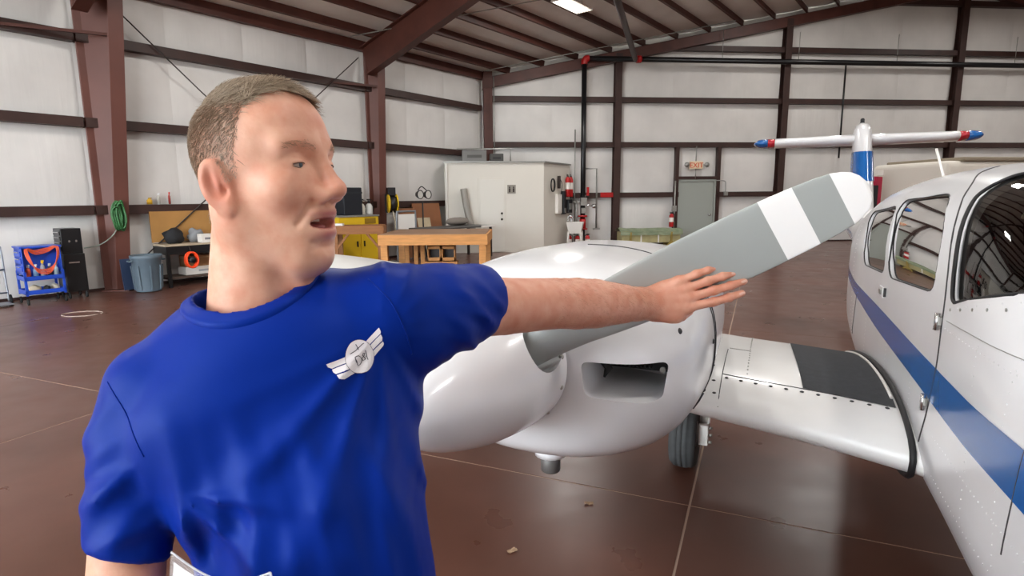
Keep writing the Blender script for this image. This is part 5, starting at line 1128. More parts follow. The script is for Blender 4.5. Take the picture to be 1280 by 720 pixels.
# head frame
HC = unp(333, 207, .76); YAW = math.radians(-16.0)
hf = np.array([math.cos(YAW), math.sin(YAW), 0]); hl = np.array([-math.sin(YAW), math.cos(YAW), 0]); hu = np.array([0, 0, 1.])
PT = math.radians(2.0)   # chin slightly raised
hf, hu = hf * math.cos(PT) + hu * math.sin(PT), hu * math.cos(PT) - hf * math.sin(PT)
HR = np.stack([hf, hl, hu], 1)
def to_head(p): return (p - HC) @ HR
def from_head(q_): return HC + np.asarray(q_, float) @ HR.T
NECK_B = unp(322, 420, .80)
nb_l = to_head(NECK_B[None])[0]
def head_sdf(q_):
    """q_: points in the head frame (x ahead, y to his left, z up; z = 0 at the eyes)"""
    ys = q_.copy(); ys[:, 1] = np.abs(ys[:, 1])
    d = ell(q_, (-.009, 0, .019), (.0865, .0735, .083))
    d = smin(d, ell(q_, (.022, 0, .036), (.054, .058, .055)), .03)                    # forehead
    d = smin(d, ell(q_, (.018, 0, -.045), (.057, .0545, .083)), .03)                  # face
    d = smin(d, cap(ys, (-.014, .046, -.068), (.050, .020, -.121), .016, .016), .04)   # jaw line
    d = smin(d, cap(ys, (-.014, .052, -.02), (-.012, .050, -.072), .012, .014), .03)
    d = smin(d, ell(q_, (.0565, 0, -.124), (.0205, .022, .0195)), .028)               # chin
    d = smin(d, ell(q_, (.055, 0, -.078), (.029, .034, .036)), .03)                   # muzzle
    d = smin(d, ell(ys, (.052, .044, -.034), (.021, .018, .019)), .03)                # cheek bone
    d = smin(d, cap(ys, (.0745, .012, .0185), (.060, .046, .0185), .0095, .008), .020)  # brow
    d = smax(d, -ell(ys, (.094, .0310, -.0015), (.0250, .0175, .0120)), .016)         # eye socket
    d = smin(d, ell(ys, (.0640, .0215, -.034), (.0170, .0135, .0200)), .016)          # beside the nose
    d = smin(d, cap(ys, (.069, .0135, -.010), (.076, .0175, -.036), .0075, .0085), .014)
    # lids
    lid = ell(ys, (.0630, .0312, -.003), (.0146, .0165, .0132))
    lid = smax(lid, -ell(ys, (.082, .0322, -.0058), (.019, .0130, .0029)), .0025)
    lid = smax(lid, -cap(ys, (.080, .020, .0035), (.070, .044, .0030), .0008, .0006), .004)
    d = smin(d, lid, .006)
    d = smin(d, cap(ys, (.0745, .020, -.0145), (.0675, .044, -.0185), .0022, .0018), .010)  # bag under the eye
    # nose
    nose = cap(q_, (.0775, 0, .012), (.1015, 0, -.032), .0068, .0092)
    nose = smin(nose, ell(q_, (.1015, 0, -.0365), (.0128, .0115, .0108)), .010)
    nose = smin(nose, ell(ys, (.0895, .0135, -.0425), (.0130, .0078, .0088)), .008)
    nose = smax(nose, -ell(ys, (.094, .0070, -.0522), (.0070, .0036, .0055)), .003)
    d = smin(d, nose, .013)
    # mouth, a little open
    d = smin(d, ell(q_, (.0785, 0, -.0640), (.0105, .0255, .0064)), .009)
    d = smin(d, ell(q_, (.0745, 0, -.0925), (.0110, .0235, .0070)), .009)
    d = smax(d, -ell(q_, (.083, 0, -.0778), (.0270, .0265, .0064)), .004)
    d = smax(d, -ell(q_, (.0855, 0, -.106), (.008, .022, .0045)), .014)                # crease over the chin
    # crease from nose to mouth corner
    d = smax(d, -cap(ys, (.082, .0255, -.050), (.0665, .0370, -.078), .0012, .0010), .008)
    # neck
    nk = cap(q_, (-.024, 0, -.075), nb_l + np.array([-.004, 0, 0]), .0545, .0625)
    nk = smin(nk, cap(ys, (-.020, .050, -.05), (nb_l[0] + .045, .018, nb_l[2] + .05), .014, .013), .03)
    nk = smin(nk, ell(q_, (.036, 0, -.163), (.014, .012, .016)), .03)
    d = smin(d, nk, .020)
    # ears
    t = math.radians(12); RE = np.array([[math.cos(t), 0, -math.sin(t)], [0, 1, 0], [math.sin(t), 0, math.cos(t)]])
    yw = math.radians(26); RY = np.array([[math.cos(yw), math.sin(yw), 0], [-math.sin(yw), math.cos(yw), 0], [0, 0, 1]])
    RR_ = RY @ RE
    e = ell(ys, (-.013, .0775, -.026), (.0185, .0070, .0325), RR_)
    e = smin(e, ell(ys, (-.003, .0720, -.053), (.0095, .0062, .0115)), .008)
    e = smax(e, -ell(ys, (-.0085, .0868, -.024), (.0125, .0098, .0225), RR_), .004)
    e = smin(e, ell(ys, (-.0105, .0772, -.018), (.0032, .0040, .0140), RR_), .006)
    e = smax(e, -ell(ys, (-.0025, .0785, -.034), (.0045, .0085, .0070)), .004)
    d = smin(d, e, .006)
    return d
# arms and hands -------------------------------------------------------------
SH_L = unp(498, 390, .835); WR_L = unp(808, 380, 1.322); EL_L = SH_L + (WR_L - SH_L) * .53 + np.array([0.0, .004, .006])
SH_R = unp(178, 478, .745); EL_R = unp(152, 800, .70); WR_R = unp(330, 860, .60)
def fwd_axes():
    a = WR_L - EL_L; a /= np.linalg.norm(a); return a
HX = unp(930, 353, 1.286) - unp(812, 381, 1.325); HX /= np.linalg.norm(HX)         # along the fingers
toc = np.array([0, 0, CAM_H]) - WR_L; toc = toc - HX * (toc @ HX); toc /= np.linalg.norm(toc)   # back of the hand faces the lens side
HZ = np.cross(toc, HX); HZ /= np.linalg.norm(HZ)
if HZ[2] < 0: HZ = -HZ
HSC = 1.09
def hp(x, y, z): return WR_L + HX * x * HSC + HZ * y * HSC + toc * z * HSC        # y up (little finger side), z out of the back of the hand
FING = {  # knuckle, two joints, tip  (x, y, z) and radii
    'little': [(.076, .030, .001), (.112, .0365, .010), (.136, .0390, .010), (.157, .0405, .007)],
    'ring':   [(.083, .0115, .001), (.130, .0165, .010), (.161, .0190, .008), (.186, .0205, .004)],
    'middle': [(.085, -.0075, .001), (.138, -.0050, .009), (.172, -.0030, .006), (.200, -.0010, .001)],
    'index':  [(.081, -.0265, -.001), (.132, -.0275, .005), (.164, -.0260, .001), (.191, -.0240, -.006)]}
FR_ = {'little': (.0093, .0087, .0081, .0069), 'ring': (.0102, .0096, .0089, .0076), 'middle': (.0104, .0098, .0092, .0078), 'index': (.0105, .0099, .0092, .0078)}
def hand_l(p):
    R3 = np.stack([HX, HZ, toc], 1)
    d = ell(p, hp(.048, -.003, -.004), (.054, .048, .0175), R3)
    d = smin(d, ell(p, hp(.075, .002, -.002), (.028, .043, .0135), R3), .012)
    d = smin(d, cap(p, hp(.012, -.022, -.012), hp(.055, -.041, -.014), .0165, .0135), .018)
    fs_ = None
    for k, (nm, pts) in enumerate(FING.items()):
        P_ = [hp(.028, pts[0][1] * .55, -.004)] + [hp(*q_) for q_ in pts]; r_ = FR_[nm]
        f = chain(p, P_[1:], r_, .002)
        f = smin(f, ell(p, hp(pts[1][0], pts[1][1], pts[1][2] + .0015), (.0095, r_[1] * 1.03, r_[1] * .98), R3), .005)
        f = smin(f, ell(p, hp(pts[2][0], pts[2][1], pts[2][2] + .0008), (.0075, r_[2] * 1.02, r_[2] * .98), R3), .005)
        fs_ = f if fs_ is None else np.minimum(fs_, f)
        d = smin(d, cap(p, P_[0], hp(pts[0][0], pts[0][1], pts[0][2] + .003), .006, .0075), .014)        # metacarpal
        d = smin(d, ell(p, hp(pts[0][0], pts[0][1], pts[0][2] + .003), (.0120, .0095, .0090), R3), .010)  # knuckle
    d = smin(d, fs_, .007)
    d = smin(d, chain(p, [hp(.044, -.036, -.014), hp(.066, -.043, -.034), hp(.086, -.038, -.054)], (.0125, .0108, .0085), .004), .012)
    # tendons
    return d
def arm_l(p):
    a = (WR_L - EL_L); L_ = np.linalg.norm(a); a = a / L_
    side = HZ
    d = chain(p, [SH_L + (EL_L - SH_L) * .1, SH_L + (EL_L - SH_L) * .6, EL_L, EL_L + a * L_ * .18, EL_L + a * L_ * .38, EL_L + a * L_ * .7, WR_L - a * .010], (.049, .049, .0480, .0505, .0500, .0420, .0300), .003)
    d = smin(d, cap(p, WR_L - a * .045 + side * .008, WR_L + HX * .012 + side * .010, .0235, .0215), .022)
    d = smin(d, cap(p, WR_L - a * .045 - side * .010, WR_L + HX * .012 - side * .013, .0235, .0205), .022)
    d = smin(d, ell(p, WR_L - a * .012 + side * .022 + toc * .012, (.011, .010, .010)), .016)
    return smin(d, hand_l(p), .022)
HXR = (WR_R - EL_R) / np.linalg.norm(WR_R - EL_R)
upR = np.array([0, 0, 1.]) - HXR * HXR[2]; upR /= np.linalg.norm(upR); sdR = np.cross(HXR, upR)
def hr(x, y, z): return WR_R + HXR * x + sdR * y + upR * z
def arm_r(p):
    d = chain(p, [SH_R + (EL_R - SH_R) * .12, SH_R + (EL_R - SH_R) * .55, EL_R, EL_R + (WR_R - EL_R) * .35, WR_R], (.042, .0425, .042, .042, .028), .004)
    R3 = np.stack([HXR, sdR, upR], 1)
    h_ = ell(p, hr(.045, 0, 0), (.05, .018, .041), R3)
    for i, z in enumerate((.028, .009, -.010, -.028)):
        l_ = (.9, 1, .97, .78)[i]
        h_ = smin(h_, chain(p, [hr(.08, .002, z), hr(.08 + .036 * l_, -.004, z), hr(.082 + .052 * l_, -.020, z), hr(.075 + .045 * l_, -.036, z)], (.0095, .009, .0083, .0072), .006), .007)
    h_ = smin(h_, chain(p, [hr(.03, -.008, .035), hr(.062, -.022, .050), hr(.088, -.030, .046)], (.013, .011, .0088), .006), .012)
    return smin(d, h_, .02)

def skin_mat():
    m = bpy.data.materials.new('fair_skin'); m.use_nodes = True; nt = m.node_tree; b = nt.nodes['Principled BSDF']; L_ = nt.links.new
    tc = nt.nodes.new('ShaderNodeTexCoord')
    n = nt.nodes.new('ShaderNodeTexNoise'); n.inputs['Scale'].default_value = 34; n.inputs['Detail'].default_value = 5; L_(tc.outputs['Object'], n.inputs['Vector'])
    r = nt.nodes.new('ShaderNodeValToRGB'); r.color_ramp.elements[0].position = .32; r.color_ramp.elements[1].position = .7
    r.color_ramp.elements[0].color = (*lin('#d6987d'), 1); r.color_ramp.elements[1].color = (*lin('#e6b69c'), 1); L_(n.outputs['Fac'], r.inputs['Fac'])
    def mixin(prev, attr, col, k):
        at_ = nt.nodes.new('ShaderNodeAttribute'); at_.attribute_name = attr
        mu = nt.nodes.new('ShaderNodeMath'); mu.operation = 'MULTIPLY'; mu.inputs[1].default_value = k; L_(at_.outputs['Fac'], mu.inputs[0])
        mx = nt.nodes.new('ShaderNodeMix'); mx.data_type = 'RGBA'; mx.inputs[7].default_value = (*lin(col), 1)
        L_(mu.outputs[0], mx.inputs[0]); L_(prev, mx.inputs[6]); return mx.outputs[2]
    c_ = mixin(r.outputs['Color'], 'flush', '#c05a47', .75)
    c_ = mixin(c_, 'lips', '#b85f5c', .9)
    c_ = mixin(c_, 'stubble', '#a38672', .75)
    L_(c_, b.inputs['Base Color'])
    b.inputs['Roughness'].default_value = .48; b.inputs['Specular IOR Level'].default_value = .42
    b.inputs['Subsurface Weight'].default_value = .12; b.inputs['Subsurface Radius'].default_value = (1, .35, .2); b.inputs['Subsurface Scale'].default_value = .006
    n2 = nt.nodes.new('ShaderNodeTexNoise'); n2.inputs['Scale'].default_value = 260; n2.inputs['Detail'].default_value = 3; L_(tc.outputs['Object'], n2.inputs['Vector'])
    bp = nt.nodes.new('ShaderNodeBump'); bp.inputs['Strength'].default_value = .12; bp.inputs['Distance'].default_value = .002; L_(n2.outputs['Fac'], bp.inputs['Height']); L_(bp.outputs[0], b.inputs['Normal'])
    return m
M_SKIN = skin_mat()
def body_sdf_head(p): return smax(head_sdf(to_head(p)), (NECK_B[2] - .05) - p[:, 2], .004)
V1, Q1 = surface(body_sdf_head, HC + [-.16, -.16, -.33], HC + [.17, .16, .14], .0021)
def arms(p): return np.minimum(arm_l(p), 1e9)
V2, Q2 = surface(arm_l, np.minimum(SH_L, unp(950, 420, 1.3)) - .08, np.maximum(SH_L, unp(950, 320, 1.32)) + .08, .0026)
lo_ = np.minimum(np.minimum(SH_R, EL_R), WR_R) - .16; hi_ = np.maximum(np.maximum(SH_R, EL_R), WR_R) + .16
V3, Q3 = surface(arm_r, lo_, hi_, .0034)
# one continuous body: head and arms meet in the trunk inside the shirt
def trunk(p):
    d = ell(p, (SH_L + SH_R) / 2 + [0, .045, -.16], (.12, .06, .16)); d = smin(d, cap(p, SH_L + [-.04, .02, -.03], SH_R + [.04, .02, -.03], .022), .03)
    return smin(d, cap(p, NECK_B - [0, -.01, .03], NECK_B - [0, -.01, .14], .04), .03)
V4, Q4 = surface(trunk, np.minimum(SH_L, SH_R) - [.2, .15, .35], np.maximum(SH_L, SH_R) + [.2, .2, .2], .012)
VB = np.concatenate([V1, V2, V3, V4]); o1, o2, o3 = len(V1), len(V1) + len(V2), len(V1) + len(V2) + len(V3); QB = np.concatenate([Q1, Q2 + o1, Q3 + o2, Q4 + o3])
ql = to_head(V1); gs = lambda c_, r: np.exp(-(((ql - np.asarray(c_)) / np.asarray(r)) ** 2).sum(1)); ay = ql.copy(); ay[:, 1] = np.abs(ay[:, 1]); ga = lambda c_, r: np.exp(-(((ay - np.asarray(c_)) / np.asarray(r)) ** 2).sum(1))
fl = np.zeros(len(VB)); lp = np.zeros(len(VB)); stb = np.zeros(len(VB))
fl[:o1] = np.clip(.75 * ga((-.012, .082, -.025), (.022, .02, .034)) + .5 * gs((.105, 0, -.035), (.02, .02, .02)) + .15 * ga((.06, .05, -.03), (.03, .03, .03)) + .25 * gs((.07, 0, .05), (.05, .05, .03)) + .3 * gs((.0, -.0, -.2), (.1, .1, .04)), 0, 1)
fl[o1:o2] = .28
mouth_in = (ell(ql, (.083, 0, -.0778), (.0275, .0270, .0070)) < .0010)
lp[:o1] = np.clip(1.2 * gs((.085, 0, -.0660), (.018, .024, .0042)) + 1.2 * gs((.081, 0, -.0915), (.018, .022, .0055)), 0, 1) + mouth_in * .8
lp = np.clip(lp, 0, 1)
jaw = np.clip((-.055 - ql[:, 2]) / .02, 0, 1) * np.clip((ql[:, 2] + .155) / .02, 0, 1) * np.clip((ql[:, 0] + .01) / .03, 0, 1)
stb[:o1] = jaw * .22
def hairline(q_):
    """> 0 where the scalp carries hair (head frame)"""
    y = np.abs(q_[:, 1]); x, z = q_[:, 0], q_[:, 2]
    xf = np.interp(z, [-.03, -.015, .02, .045, .065, .080, .095, .12], [.010, .014, .018, .024, .026, .034, .050, .056]) + .012 * np.clip((.03 - y) / .02, 0, 1) * (z > .06)
    z = np.where((y > .0770) & (z < .012), -1, z)
    zl = np.interp(x, [-.12, -.075, -.040, -.033, -.012, .000, .02], [-.080, -.076, -.066, -.014, -.004, -.024, -.024])
    return np.minimum((xf - x) / .016, (z - zl) / .022)
scalp = np.clip(hairline(ql), 0, 1)
stb[:o1] = np.maximum(stb[:o1], scalp * .85)
body = np_mesh('body', VB, QB, [M_SKIN], MAN, {'flush': fl, 'lips': lp, 'stubble': stb}, FEET)
# eyes
M_EYEW = mat('eye_white', '#b5a69c', .2); M_IRIS = mat('blue_grey_iris', '#51616a', .15); M_PUP = mat('pupil_black', '#0a0a0a', .1)
def hv(q_): return Vector(from_head(q_) - FEET)
gaze = Vector(hf) * .97 + Vector(hl) * .05 - Vector(hu) * .06; gaze.normalize()
for sg in (-1, 1):
    c_ = hv((.0630, sg * .0312, -.0035)); mb = MB(); mb.ball(c_, .0126, 20, 14); ey = mb.build('eye', M_EYEW, MAN)
    for rr, m_, dp, nm in ((.0058, M_IRIS, .0108, 'iris'), (.0026, M_PUP, .0124, 'pupil')):
        mb = MB(); mb.ball(c_ + gaze * (dp - .003), rr, 14, 10); mb.build(nm, m_, ey)
for sg in (-1, 1):
    for zz, r_ in ((-.0022, .0007), (-.0088, .0004)):
        pts_ = []
        for k in range(9):
            y = -.0115 + .023 * k / 8; z = zz - (.9 if zz > -.005 else -.9) * (y / .0115) ** 2 * .0024; x = math.sqrt(max(1e-6, .0140 ** 2 - y * y * .8 - (z + .0035) ** 2)); pts_.append(hv((.0630 + x, sg * .0312 + y, z)))
        mb = MB(); mb.tube(pts_, r_, 5); mb.build('lash_line', mat('brown_lashes', '#5a3d30', .6), MAN)
mb = MB(); mb.grid(lambda a, b: hv((.0715 - .9 * (a - .5) ** 2 * .06, -.012 + .024 * a, -.0705 - .005 * b)), 10, 2); mb.build('teeth', mat('teeth_ivory', '#d8cfbf', .3), MAN)
mb = MB(); mb.ball(hv((.062, 0, -.0825)), .016, 14, 8, (1, 1, .35)); mb.build('tongue', mat('tongue_pink', '#a8605c', .4), MAN)
# hair: fine strands that follow the scalp
rng = np.random.default_rng(5)
me_n = np.zeros_like(V1); 
tri = np.cross(V1[Q1[:, 1]] - V1[Q1[:, 0]], V1[Q1[:, 2]] - V1[Q1[:, 0]])
for k in range(4): np.add.at(me_n, Q1[:, k], tri)
me_n /= (np.linalg.norm(me_n, axis=1, keepdims=True) + 1e-12)
def strands(name, idx, dirs, lens, rad, mats, parent, lift=.6, seg=3, jitter=.25, curl=0.0, base_lift=.0):
    P = V1[idx] if isinstance(idx, np.ndarray) and idx.dtype != float else idx
    N_ = me_n[idx]; n = len(P); D_ = dirs + rng.normal(0, jitter, (n, 3)); D_ -= N_ * (D_ * N_).sum(1, keepdims=True); D_ /= (np.linalg.norm(D_, axis=1, keepdims=True) + 1e-9)
    W_ = np.cross(D_, N_); vs = []; 
    for k in range(seg + 1):
        t = k / seg; c_ = P - N_ * .0012 + (D_ * t + N_ * (lift * t * (1 - .55 * t)) + W_ * (curl * t * t)) * lens[:, None] + N_ * base_lift; w = rad * (1 - .8 * t)
        for a in (0, 2.094, 4.189): vs.append(c_ + (W_ * math.cos(a) + N_ * math.sin(a)) * w)
    A_ = np.stack(vs, 1).reshape(-1, 3); st = (seg + 1) * 3; off = np.arange(n) * st; F_ = []
    for k in range(seg):
        for a in range(3): F_.append(np.stack([off + k * 3 + a, off + k * 3 + (a + 1) % 3, off + (k + 1) * 3 + (a + 1) % 3, off + (k + 1) * 3 + a], 1))
    o = np_mesh(name, A_, np.concatenate(F_), mats, parent, {'rnd': np.repeat(rng.random(n), st)}, FEET); return o
def hair_mat(nm, ca, cb, sc=90):
    m = mat(nm, ca, .45, spec=.35); nt = m.node_tree; at_ = nt.nodes.new('ShaderNodeAttribute'); at_.attribute_name = 'rnd'; mx = nt.nodes.new('ShaderNodeMix'); mx.data_type = 'RGBA'
    mx.inputs[6].default_value = (*lin(ca), 1); mx.inputs[7].default_value = (*lin(cb), 1); nt.links.new(at_.outputs['Fac'], mx.inputs[0]); nt.links.new(mx.outputs[2], nt.nodes['Principled BSDF'].inputs['Base Color']); return m
M_HTOP = hair_mat('light_brown_hair', '#6b5845', '#baa78f'); M_HSIDE = hair_mat('cropped_greying_hair', '#857260', '#c2b19e', 140); M_BROW = hair_mat('pale_brow_hair', '#8f6f58', '#bd9a7d', 200)
hl_v = hairline(ql); zq = ql[:, 2]
topz = np.clip((zq - .060) / .02, 0, 1)
nz_ = rng.normal(0, .3, len(topz)); cand = np.where((hl_v > .2) & (topz + nz_ > .45))[0]
def take(c_, n): return rng.choice(c_, n, replace=True)
it = take(cand, 8000); dloc = np.stack([np.full(len(it), .75) + 0 * it, .55 * np.ones(len(it)) - 8 * ql[it, 1], -.1 * np.ones(len(it))], 1)
hair = strands('hair', it, dloc @ HR.T, rng.uniform(.020, .034, len(it)) * (.5 + .5 * topz[it]), .00042, [M_HTOP], MAN, lift=.38, seg=4, jitter=.28, curl=.15)
fr_ = np.where((hl_v > .05) & (hl_v < .9) & (zq > .07) & (ql[:, 0] > .02))[0]; it = take(fr_, 900)
fq = strands('fringe', it, np.tile((np.array([.35, .9, .5]) @ HR.T), (len(it), 1)), rng.uniform(.018, .030, len(it)), .0005, [M_HTOP], hair, lift=.7, seg=4, jitter=.3, curl=-.1)
cs = np.where((hl_v > .15) & (topz + nz_ <= .75))[0]; it = take(cs, 15000); hgt = np.clip((zq[it] + .05) / .11, .18, 1)
dloc = np.stack([np.full(len(it), -.35), 0 * it + 0., np.full(len(it), -.9)], 1)
strands('cropped_sides', it, dloc @ HR.T, (.0035 + .0075 * hgt ** 1.5) * rng.uniform(.7, 1.2, len(it)), .00030, [M_HSIDE], hair, lift=.8, seg=2, jitter=.35)
for sg in (-1, 1):
    bi = np.where((np.abs(ql[:, 1] - sg * .031) < .020) & (np.abs(zq - .0160 - .004 * np.sin((np.abs(ql[:, 1]) - .012) * 80)) < .0045) & (ql[:, 0] > .05))[0]; it = take(bi, 110)
    strands('eyebrow', it, np.tile((np.array([-.1, sg * 1., .15]) @ HR.T), (len(it), 1)), rng.uniform(.006, .010, len(it)), .00035, [M_BROW], MAN, lift=.4, seg=2, jitter=.2)
# forearm hair
M1_, N1_ = V1, me_n
tri = np.cross(V2[Q2[:, 1]] - V2[Q2[:, 0]], V2[Q2[:, 2]] - V2[Q2[:, 0]]); n2_ = np.zeros_like(V2)
for k in range(4): np.add.at(n2_, Q2[:, k], tri)
n2_ /= (np.linalg.norm(n2_, axis=1, keepdims=True) + 1e-12)
V1, me_n = V2, n2_
ta = ((V2 - EL_L) @ fwd_axes()) / np.linalg.norm(WR_L - EL_L); ca_ = np.where((ta > -.15) & (ta < 1.02) & ((n2_ @ toc) > -.1))[0]; it = take(ca_, 1500)
strands('arm_hair', it, np.tile(fwd_axes() * .8 - HZ * .5, (len(it), 1)), rng.uniform(.008, .016, len(it)), .00016, [mat('sandy_arm_hair', '#a5694a', .5)], body, lift=.35, seg=3, jitter=.35)
V1, me_n = M1_, N1_
# finger nails
M_NAIL = mat('finger_nail', '#e3b8a6', .25)
for nm, pts in FING.items():
    a, b = np.array(pts[2]), np.array(pts[3]); t = b - a; ln = np.linalg.norm(t); t /= ln; r_ = FR_[nm][3]
    nz = np.array([0, 0, 1.]) - t * t[2]; nz /= np.linalg.norm(nz); sd = np.cross(t, nz); mb = MB()
    mb.grid(lambda u, v: Vector(hp(*(b + t * (-.009 + .0125 * v) + sd * ((u - .5) * 1.5 * r_) + nz * (r_ * (.98 - .55 * (2 * u - 1) ** 2 - .25 * max(0, v - .5)))) ) - FEET), 6, 5); mb.build('finger_nail', M_NAIL, body)

# shirt ----------------------------------------------------------------------
CH = unp(362, 560, .80)
def fold(p, d, w, amp, ph=0.0, warp=.015):
    t = p @ np.asarray(d, float); t = t + warp * np.sin(p @ np.array([9., 13., 17.]) + ph) ; s_ = np.sin(t * 2 * math.pi / w + ph); return amp * (s_ * .5 + .5) ** 2
LS = (SH_L + SH_R) / 2
T1 = unp(372, 470, .825); T2 = unp(386, 620, .80); T3 = unp(414, 800, .78); T4 = unp(400, 1000, .80)
acro = (SH_L - SH_R); acro[2] = 0; acro /= np.linalg.norm(acro); outw = np.array([acro[1], -acro[0], 0]);  # outw points towards the lens
RT = np.stack([acro, outw, [0, 0, 1.]], 1)
HEM_L = unp(606, 373, .97); HEM_R = unp(162, 692, .712)
def neck_open(p): return cap(p, NECK_B + [.0, .0, .045], NECK_B + [.0, .004, .25], .0755, .074)
def shirt_sdf(p, opening=True):
    d = ell(p, T1 + [0, .015, .0], (.178, .108, .150), RT)
    d = smin(d, ell(p, T2 + [0, .01, 0], (.146, .108, .23), RT), .06)
    d = smin(d, ell(p, T3 + [0, .01, 0], (.138, .112, .30), RT), .06)
    d = smin(d, cap(p, NECK_B + [-.022, .022, .012], SH_R + [.022, .005, .004], .060, .050), .04)      # trapezius
    d = smin(d, cap(p, NECK_B + [.022, .022, .012], SH_L + [-.02, .0, .004], .060, .056), .04)
    d = smin(d, ell(p, NECK_B + [.0, -.025, -.022], (.104, .082, .074)), .04)
    d = smin(d, ell(p, SH_R + [.095, -.035, -.075], (.085, .045, .085), RT), .06)                       # chest
    d = smin(d, ell(p, SH_L + [-.10, -.06, -.06], (.085, .05, .075), RT), .05)
    ar = HEM_R - SH_R; arl = np.linalg.norm(ar); arn = ar / arl
    sr = chain(p, [SH_R + [.01, 0, -.005], SH_R + ar * .35, SH_R + ar * .8, HEM_R + arn * .05], (.053, .0515, .0475, .0455), .006)
    al = HEM_L - SH_L; all_ = np.linalg.norm(al); aln = al / all_
    sl = chain(p, [SH_L + [-.01, 0, 0], SH_L + al * .4, SH_L + al * .85, HEM_L + aln * .04], (.067, .065, .059, .054), .006)
    sl = smin(sl, cap(p, SH_L + al * .15 - [0, 0, .035], SH_L + al * .70 - [0, 0, .022], .056, .046), .03)  # slack under the arm
    # folds across the sleeves
    ts = (p - SH_L) @ aln / all_; tr_ = (p - SH_R) @ arn / arl
    wL = np.clip(ts * 2.2, 0, 1) * np.clip((.98 - ts) * 4, 0, 1)
    sl = sl - wL * (fold(p, aln * .8 + np.array([.15, -.2, .75]), .052, .006, .4, .02) + fold(p, aln * .5 + np.array([-.3, .1, 1.1]), .034, .003, 1.9, .02)) * np.clip(1.25 - (p[:, 2] - SH_L[2] + .02) / .05, .15, 1)
    wR = np.clip(tr_ * 1.6, 0, 1) * np.clip((1.03 - tr_) * 5, 0, 1)
    sr = sr - wR * (fold(p, arn * .75 + acro * .75, .070, .0075, 2.2, .02) + fold(p, arn * .55 + acro * .9, .042, .004, .3, .02))
    hn = arn - acro * .28; hn = hn / np.linalg.norm(hn); cR = (HEM_R - p) @ hn; cL = (HEM_L - p) @ aln
    sr = smax(sr, -cR, .004); sl = smax(sl, -cL, .004)
    # drag folds on the trunk: fanning from the stretched shoulder and from the other armpit
    zr = p[:, 2]
    wT = np.clip((T1[2] + .02 - zr) / .15, 0, 1)
    a0 = SH_L + [-.02, -.05, -.03]; v0 = p - a0; ang = np.arctan2(v0 @ acro, -v0[:, 2] + .02); rad_ = np.linalg.norm(v0, axis=1)
    fan = np.sin(ang * 15 + 1.0 + rad_ * 3) * .5 + .5
    d = d - .0075 * fan ** 2 * np.clip(rad_ / .10, 0, 1) * np.clip((.46 - rad_) / .18, 0, 1) * np.clip((ang + 1.35) * 2, 0, 1)
    b0 = SH_R + [.075, -.05, -.115]; v1 = p - b0; ang1 = np.arctan2(v1 @ acro, -v1[:, 2] + .01); r1_ = np.linalg.norm(v1, axis=1)
    d = d - .0085 * (np.sin(ang1 * 9 + .6) * .5 + .5) ** 2 * np.clip((r1_ - .035) / .05, 0, 1) * np.clip((.28 - r1_) / .12, 0, 1) * np.clip((ang1 + .3) * 2, 0, 1) * np.clip((1.9 - ang1) * 2, 0, 1)
    d = d - wT * (fold(p, acro * 1.0 + np.array([0, 0, .25]), .075, .008, .8, .02) + fold(p, acro * 1.0 - np.array([0, 0, .15]), .043, .003, 2.8, .02))
    d = smin(d, sr, .014); d = smin(d, sl, .030)
    # neck opening
    op = neck_open(p)
    if opening: d = smax(d, -op, .006)
    return smax(d, (FEET[2] + .93) - p[:, 2], .004)
def cloth_mat():
    m = mat('royal_blue_jersey', '#082887', .45, var=.05, vscale=9, spec=.22, bump=.05, bscale=900); m.node_tree.nodes['Principled BSDF'].inputs['Specular Tint'].default_value = (.25, .45, 1, 1); return m
M_SHIRT = cloth_mat()
V5, Q5 = surface(shirt_sdf, np.minimum(np.minimum(SH_R, EL_R), T4) - [.13, .14, .6], np.maximum(np.maximum(SH_L, HEM_L), NECK_B) + [.12, .16, .08], .0048)
shirt = np_mesh('t_shirt', V5, Q5, [M_SHIRT], MAN, None, FEET)
mo = shirt.modifiers.new('soft', 'SMOOTH'); mo.factor = .5; mo.iterations = 4

V6, Q6 = surface(lambda p: smax(smax(smax(shirt_sdf(p, False) - .0045, neck_open(p) - .0145, .003), -neck_open(p) - .002, .003), (NECK_B[2] - .06) - p[:, 2], .003), NECK_B + [-.14, -.14, -.11], NECK_B + [.14, .14, .12], .0028)
co = np_mesh('collar', V6, Q6, [M_SHIRT], shirt, None, FEET); mo = co.modifiers.new('soft', 'SMOOTH'); mo.factor = .5; mo.iterations = 3
